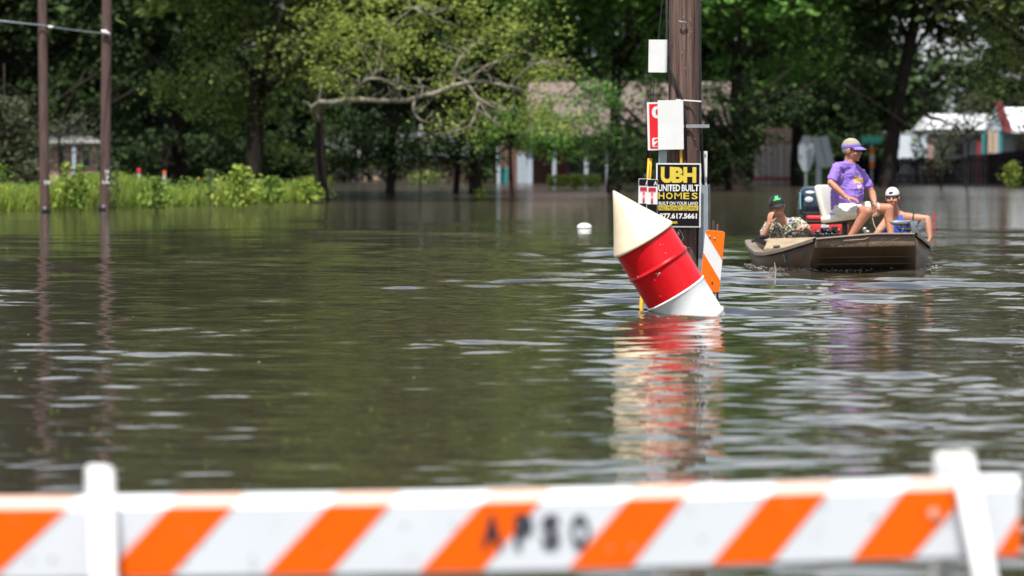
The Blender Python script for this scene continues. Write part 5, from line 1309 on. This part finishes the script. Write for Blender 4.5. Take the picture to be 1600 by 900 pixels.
# gold print on the chest: follows the shirt front
so_ = [c for c in pm.children if c.name.startswith('shirt')][0]
def cling(o, pts_px, m, name, parent, D0=50.5, lift=.003):
    """flat print laid on the front surface of o along the camera side"""
    bm = B(); me = o.data
    from mathutils.bvhtree import BVHTree
    bv = BVHTree.FromPolygons([v.co for v in me.vertices], [p.vertices[:] for p in me.polygons])
    cam0 = Vector((0, 0, CAM_H))
    for quad in pts_px:
        vs_ = []
        n_ = 5
        grid = []
        for i in range(n_ + 1):
            row = []
            for j in range(n_ + 1):
                u_, w2 = i / n_, j / n_
                x = (quad[0][0] * (1 - u_) + quad[1][0] * u_) * (1 - w2) + (quad[3][0] * (1 - u_) + quad[2][0] * u_) * w2
                y = (quad[0][1] * (1 - u_) + quad[1][1] * u_) * (1 - w2) + (quad[3][1] * (1 - u_) + quad[2][1] * u_) * w2
                d_ = (P(x, y, 52) - cam0).normalized(); hit = bv.ray_cast(cam0, d_)
                row.append(bm.verts.new(hit[0] + hit[1] * lift) if hit[0] is not None else None)
            grid.append(row)
        for i in range(n_):
            for j in range(n_):
                f_ = (grid[i][j], grid[i + 1][j], grid[i + 1][j + 1], grid[i][j + 1])
                if all(f_) and max((f_[0].co - q_.co).length for q_ in f_) < .06: bm.faces.new(f_)
    return obj(name, bm, m, parent, True)
cling(so_, [((1334, 281), (1341, 277), (1343, 284), (1335, 287)), ((1340, 279), (1348, 278), (1348, 286), (1342, 287)), ((1336, 275), (1340, 274), (1341, 278), (1337, 279))], M_gold, 'chest_print', pm)
cling(so_, [((1338, 289), (1347, 289), (1347, 294), (1340, 296))], mat('faded_pink_print', (.62, .45, .55), .8), 'lower_print', pm)
bm = B(); tube(bm, [P(1334, 262, 52.2), P(1338, 275, 52.13), P(1344, 284, 52.1)], .003, 5); obj('neck_cord', bm, M_black, pm)
for A_, d_ in ((RA, (1, -.35, 0)), (LA, (1, -.2, 0))):
    bm = B(); f_ = Vector(d_).normalized(); g0 = A_ + Vector((-.03, 0, -.05)); seg(bm, g0, .042, g0 + f_ * .2, .036); seg(bm, A_ + Vector((0, 0, -.02)), .043, g0, .045); obj('shoe', bm, M_darkgrey, pm, True)
bm = B(); wpt = LE.lerp(LW, .86); ax_ = (LW - LE).normalized(); u_, v_ = frame(ax_); tube(bm, [wpt + (u_ * math.cos(a_) + v_ * math.sin(a_)) * .033 for a_ in [2 * math.pi * k / 16 for k in range(16)]], .005, 6, closed=True); obj('wristwatch', bm, M_steel, pm, True)
shift(pm)
# --- man at the wheel, on the phone
dm = person('man in leaf print shirt and green logo cap steering and phoning', (X(1226, 54.2), 54.2, .05))
Mh = headmat(P(1215, 322, 53.95), (.10, -.98, -.16), up=Vector((-.17, 0, 1)), s=1.08)
RS, RE, RW = P(1203, 352, 54.0), P(1190, 374, 53.75), P(1202, 350, 53.72)
LS, LE, LW = P(1246, 347, 54.05), P(1264, 362, 53.8), P(1257, 356, 53.52)
bm = B(); head(bm, Mh); seg(bm, Mh @ Vector((0, -.02, -.07)), .056, P(1223, 347, 54.0), .07)
ell(bm, P(1225, 360, 54.08), (.18, .12, .17)); ell(bm, P(1226, 384, 54.1), (.165, .13, .16)); ell(bm, P(1226, 399, 54.15), (.17, .14, .1))
seg(bm, RS, .06, LS, .06)
seg(bm, RS, .056, RE, .04); seg(bm, RE, .04, RW, .027); seg(bm, LS, .056, LE, .042); seg(bm, LE, .042, LW, .03)
hand(bm, RW, (.12, -.0, 1), (.6, .75, .0), (.3, -.8, .3), .35, 1.0)
hand(bm, LW, (-.75, -.45, -.05), (-.1, -.3, -1), (-.2, -.6, .6), .95, 1.05)
for sx in (-1, 1): h_ = P(1226 + sx * 11, 400, 54.1); k_ = P(1226 + sx * 20, 398, 53.65); a_ = k_ + Vector((0, -.05, -.30)); seg(bm, h_, .085, k_, .06); seg(bm, k_, .058, Vector((a_.x, a_.y, max(a_.z, .03))), .04)
remesh('body', bm, VOX, M_skin, dm)
bm = B()
ell(bm, P(1225, 362, 54.08), (.20, .14, .16)); ell(bm, P(1226, 384, 54.1), (.19, .155, .17)); seg(bm, RS, .072, LS, .072); seg(bm, P(1224, 350, 54.04), .085, P(1225, 360, 54.05), .12)
seg(bm, RS, .066, RS.lerp(RE, .58), .068); seg(bm, LS, .066, LS.lerp(LE, .78), .068)
folds(remesh('shirt', bm, .008, M_camo, dm, 4), .013, 6)
bm = B(); seg(bm, P(1217, 350, 53.86), .012, P(1221, 356, 53.88), .014); seg(bm, P(1231, 348, 53.88), .012, P(1225, 357, 53.88), .014); obj('collar', bm, M_camo, dm, True)
bm = B()
for sx in (-1, 1): seg(bm, P(1226 + sx * 11, 400, 54.1), .095, P(1226 + sx * 19, 398, 53.75), .075)
remesh('shorts', bm, .01, M_shorts, dm, 3)
cap_mesh('cap', Mh, M_capwhite, dm, grow=1.10, zcut=.03)
bm = B(); bmesh.ops.create_uvsphere(bm, u_segments=32, v_segments=20, radius=1)
bmesh.ops.scale(bm, vec=(.079 * 1.12, .098 * 1.12, .089 * 1.12), verts=bm.verts); bmesh.ops.translate(bm, vec=(0, -.014, .036), verts=bm.verts)
bmesh.ops.bisect_plane(bm, geom=bm.verts[:] + bm.edges[:] + bm.faces[:], plane_co=(0, 0, .03), plane_no=(0, .12, 1), clear_inner=True)
bmesh.ops.bisect_plane(bm, geom=bm.verts[:] + bm.edges[:] + bm.faces[:], plane_co=(0, .0, .03), plane_no=(0, 1, .25), clear_inner=True)
bmesh.ops.transform(bm, matrix=Mh, verts=bm.verts); fp = obj('cap_front', bm, M_capblack, dm, True)
bill(Mh, M_capblack, dm, z=.036, droop=.034, name='cap_bill')
cling(fp, [((1210.5, 307.5), (1215, 306), (1216, 310.5), (1211, 311.5)), ((1208, 312.5), (1219, 309.5), (1219.5, 311.3), (1209, 313.8))], M_capgreen, 'cap_logo', dm, lift=.002)
face_bits(Mh, dm, smile=True)
so2 = [c for c in dm.children if c.name.startswith('shirt')][0]
cling(so2, [((1232, 343.5), (1238, 342), (1238, 345.5), (1233, 347))], M_blue, 'chest_logo', dm)
shift(dm)
ph = thing('mobile_phone', 'dark phone held to the ear of the man at the wheel', 'phone', tuple(Mh @ Vector((.098, .005, -.015))))
bm = B(); box(bm, (0, 0, 0), (.011, .06, .125), M=Matrix.Rotation(R(-14), 4, 'Y'), bevel=.003); obj('case', bm, M_black, ph)
# --- young man at the right side
ym = person('young man in blue tank top and backwards cap leaning over the side', (X(1400, 53.5), 53.5, .05))
Mh = headmat(P(1394.5, 309.5, 53.35), (-.22, -.97, -.03), up=Vector((-.05, 0, 1)), s=1.04)
RS, RE, RW = P(1388, 343, 53.45), P(1374, 360, 53.2), P(1364, 374, 53.15)
LS, LE, LW = P(1416, 340, 53.4), P(1449, 342, 53.3), P(1453, 371, 53.22)
bm = B(); head(bm, Mh); seg(bm, Mh @ Vector((0, -.02, -.07)), .050, P(1402, 338, 53.43), .06)
ell(bm, P(1402, 353, 53.45), (.155, .105, .17)); ell(bm, P(1400, 376, 53.5), (.14, .105, .15)); ell(bm, P(1399, 390, 53.55), (.155, .12, .09)); seg(bm, RS, .05, LS, .05)
seg(bm, LS, .066, LS.lerp(LE, .4), .056); seg(bm, LS.lerp(LE, .4), .056, LE, .044); seg(bm, LE, .044, LE.lerp(LW, .35), .046); seg(bm, LE.lerp(LW, .35), .046, LW, .029); seg(bm, RS, .06, RE, .046); seg(bm, RE, .045, RW, .03); seg(bm, P(1402, 334, 53.43), .058, LS, .05)
hand(bm, LW, (.0, -.1, -1), (-.9, .2, 0), (0, -1, 0), .45, 1.0); hand(bm, RW, (-.5, -.3, -.8), (-.3, .3, -.6), (0, -1, 0), .4, 1.0)
for sx in (-1, 1): h_ = P(1399 + sx * 9, 391, 53.5); k_ = P(1385 + sx * 14, 382, 53.1); seg(bm, h_, .08, k_, .055); seg(bm, k_, .052, Vector((k_.x - .1, k_.y + .05, .04)), .036)
remesh('body', bm, VOX, M_skin, ym)
bm = B(); ell(bm, P(1402, 357, 53.45), (.168, .118, .16)); ell(bm, P(1400, 377, 53.5), (.155, .12, .15)); seg(bm, P(1410, 336.5, 53.42), .05, P(1406, 352, 53.4), .09); seg(bm, P(1393, 341, 53.44), .045, P(1396, 354, 53.42), .08)
folds(remesh('tank_top', bm, .008, M_blue, ym, 3), .01, 7)
bm = B()
for sx in (-1, 1): seg(bm, P(1399 + sx * 9, 391, 53.5), .092, P(1388 + sx * 13, 385, 53.2), .07)
remesh('shorts', bm, .01, M_visor, ym, 3)
cap_mesh('hair', Mh, M_hairdark, ym, grow=1.03, zcut=.012)
cap_mesh('cap', Mh, M_capwhite, ym, grow=1.10, zcut=.038); bill(Mh, M_darkgrey, ym, dirn=-1, z=.03, droop=.03, name='cap_bill')
bm = B(); ell(bm, Mh @ Vector((0, .078, .062)), (.032, .017, .022)); obj('cap_opening', bm, M_hairdark, ym, True)
bm = B(); tube(bm, [Mh @ Vector((-.05, .078, .04)), Mh @ Vector((-.02, .096, .04)), Mh @ Vector((.02, .096, .04)), Mh @ Vector((.05, .078, .04))], .007, 6); obj('cap_strap', bm, M_capwhite, ym, True)
face_bits(Mh, ym)
bm = B(); wpt = LS.lerp(LE, .40); ax_ = (LE - LS).normalized(); u_, v_ = frame(ax_); tube(bm, [wpt + (u_ * math.cos(a_) + v_ * math.sin(a_)) * .05 for a_ in [2 * math.pi * k / 18 for k in range(18)]], .006, 6, closed=True); obj('arm_band', bm, M_black, ym, True)
shift(ym)
# ------------------------------------------------------------------ foam at the bow
def foam_mat():
    m, t, b = new_mat('water_foam'); b.inputs['Base Color'].default_value = (.36, .33, .30, 1); b.inputs['Roughness'].default_value = .3; return m
M_foam = foam_mat()
rng = np.random.default_rng(31)
bm = B()
path = [(1176, 54.6), (1182, 53.2), (1190, 52.5), (1225, 52.15), (1262, 51.75), (1300, 51.65), (1360, 51.65), (1430, 51.65), (1446, 52.2), (1456, 53.2)]
pp = [Vector((X(a_, d_), d_, 0)) for a_, d_ in path]
for i in range(420):
    k = rng.integers(0, len(pp) - 1); f_ = rng.random(); p = pp[k].lerp(pp[k + 1], f_)
    p = p + Vector((rng.normal(0, .05), -abs(rng.normal(0, .13)), abs(rng.normal(0, .018)) + .004))
    r_ = rng.uniform(.003, .011); mm = Matrix.Translation(p) @ Matrix.Diagonal((r_ * rng.uniform(1, 2.6), r_ * 1.3, r_ * .8, 1))
    bmesh.ops.create_icosphere(bm, subdivisions=1, radius=1, matrix=mm)
tag(obj('bow_foam', bm, M_foam, smooth=True), 'broken white foam and droplets along the moving boat bow', 'foam', kind='stuff')
# ------------------------------------------------------------------ barricade in front
DR = 12.6; kb = DR / FPX
br_ = thing('road_barricade', 'orange and white striped road barricade stencilled APSO in the foreground', 'barricade', (0, DR, 0))
YT = [(-240, 797), (50, 796), (310, 792), (560, 789), (780, 785), (1025, 779), (1250, 772), (1460, 766), (1597, 762)]
def yt(x): return float(np.interp(x, [a for a, b in YT], [b for a, b in YT]))
def yb(x): return yt(x) + 108 - 3.5 * x / 1600
def bp_(x, y, dy=0): p = P(x, y, DR); return Vector((p.x, dy, p.z))
def edge_y(x): return yt(x) - 17
bm = B(); xs = list(range(-240, 1561, 60)) + [1594]
rows = []
for x in xs:
    a, b, c = bp_(x, edge_y(x)), bp_(x, yt(x)), bp_(x, yb(x))
    t_ = c + Vector((0, .0, -.012))
    rows.append([bm.verts.new(v) for v in (Vector((a.x, .05, a.z)), Vector((a.x, .022, a.z + .001)), Vector((b.x, .0, b.z)), c, Vector((t_.x, .008, t_.z)), Vector((t_.x, .05, t_.z)))])
for a, b in zip(rows, rows[1:]):
    for k in range(6): bm.faces.new((a[k], a[(k + 1) % 6], b[(k + 1) % 6], b[k]))
bm.faces.new(rows[0]); bm.faces.new(rows[-1][::-1])
bmesh.ops.recalc_face_normals(bm, faces=bm.faces[:])
obj('board', bm, M_board, br_)
TOPS = [(-145, 105), (262, 365), (512, 610), (752, 845), (980, 1070), (1200, 1293), (1410, 1517)]
BOTS = [(-230, -12), (160, 267), (412, 515), (655, 752), (888, 985), (1110, 1205), (1330, 1425)]
for (a, b), (c, d) in zip(TOPS, BOTS):
    bm = B(); n = 6; L_ = []; R_ = []
    for k in range(n + 1):
        f = k / n; xl = a + (c - a) * f; xr = b + (d - b) * f
        L_.append(bm.verts.new(bp_(xl, yt(xl) + (yb(xl) - yt(xl)) * f, -.003))); R_.append(bm.verts.new(bp_(xr, yt(xr) + (yb(xr) - yt(xr)) * f, -.003)))
    for k in range(n): bm.faces.new((L_[k], R_[k], R_[k + 1], L_[k + 1]))
    obj('orange_stripe', bm, M_orange, br_)
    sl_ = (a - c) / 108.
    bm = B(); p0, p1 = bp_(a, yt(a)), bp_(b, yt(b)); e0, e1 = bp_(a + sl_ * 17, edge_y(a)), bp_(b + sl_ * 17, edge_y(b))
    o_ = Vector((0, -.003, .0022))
    bm.faces.new([bm.verts.new(v) for v in (p0 + o_, p1 + o_, Vector((e1.x, .022, e1.z)) + o_, Vector((e0.x, .022, e0.z)) + o_)]); obj('edge_stripe', bm, M_peach, br_)  # orange stripe carried onto the bevel, its sunlit brightness put into the colour
bm = B(); bm.faces.new([bm.verts.new(bp_(x, y, -.003)) for x, y in ((1594, 803), (1594, yb(1594)), (1553, yb(1553)))]); obj('orange_stripe', bm, M_orange, br_)
bm = B(); rg = random.Random(5)
for i in range(46):
    x = rg.uniform(-100, 1590); y = rg.uniform(yt(x) + 6, yb(x) - 6); s_ = rg.uniform(.002, .007); c = bp_(x, y, -.004)
    bm.faces.new([bm.verts.new(c + Vector((math.cos(a) * s_ * rg.uniform(.5, 1.6), 0, math.sin(a) * s_ * rg.uniform(.5, 1.3)))) for a in (0, -1.2, -2.4, -3.6, -4.9)])
obj('dirt_specks', bm, mat('road_dirt', (.32, .27, .22), .9), br_)['kind'] = 'stuff'
M_stencil = mat('stencil_paint_black', (.012, .016, .03), .8, var=.2)
for c, x0, x1, w0 in (('A', 752, 786, 0), ('P', 804, 833, 0), ('S', 846, 875, 0), ('O', 891, 921, 0)):
    a, b = bp_(x0, 858 if c in 'AP' else 857), bp_(x1, 803)
    text(c, M_stencil, br_, a.x, a.z, b.x, b.z, -.006, bold=.045, name='stencil_letter')
bm = B(); bmesh.ops.create_cone(bm, segments=20, radius1=.016, radius2=.013, depth=.008, cap_ends=True, matrix=Matrix.Translation(bp_(1459, 803, -.007)) @ Matrix.Rotation(R(90), 4, 'X')); obj('bolt', bm, M_peach, br_)
def leg(x0, y0, x1, y1, w_, d0, d1, th=.045):
    bm = B(); a, b = P(x0, y0, DR), P(x1, y1, DR); ext = (a - b).normalized()
    L = 1.25; top = Vector((a.x, d0, a.z)); f = L / max(.01, (a.z - b.z)); bot = Vector((a.x + (b.x - a.x) * f, d0 + (d1 - d0) * 1.0, a.z - L))
    ax = (top - bot).normalized(); q4 = Vector((0, 0, 1)).rotation_difference(ax).to_matrix().to_4x4()
    box(bm, (top + bot) / 2, (w_, th, (top - bot).length), M=q4, bevel=.014)
    obj('leg', bm, M_legw, br_, True, angle=40)
leg(160, 730, 170, 900, .076, -.05, -.42); leg(150, 733, 142, 900, .075, .085, .5)
leg(1498, 706, 1531, 900, .070, -.05, -.42); leg(1482, 712, 1484, 900, .065, .085, .5)
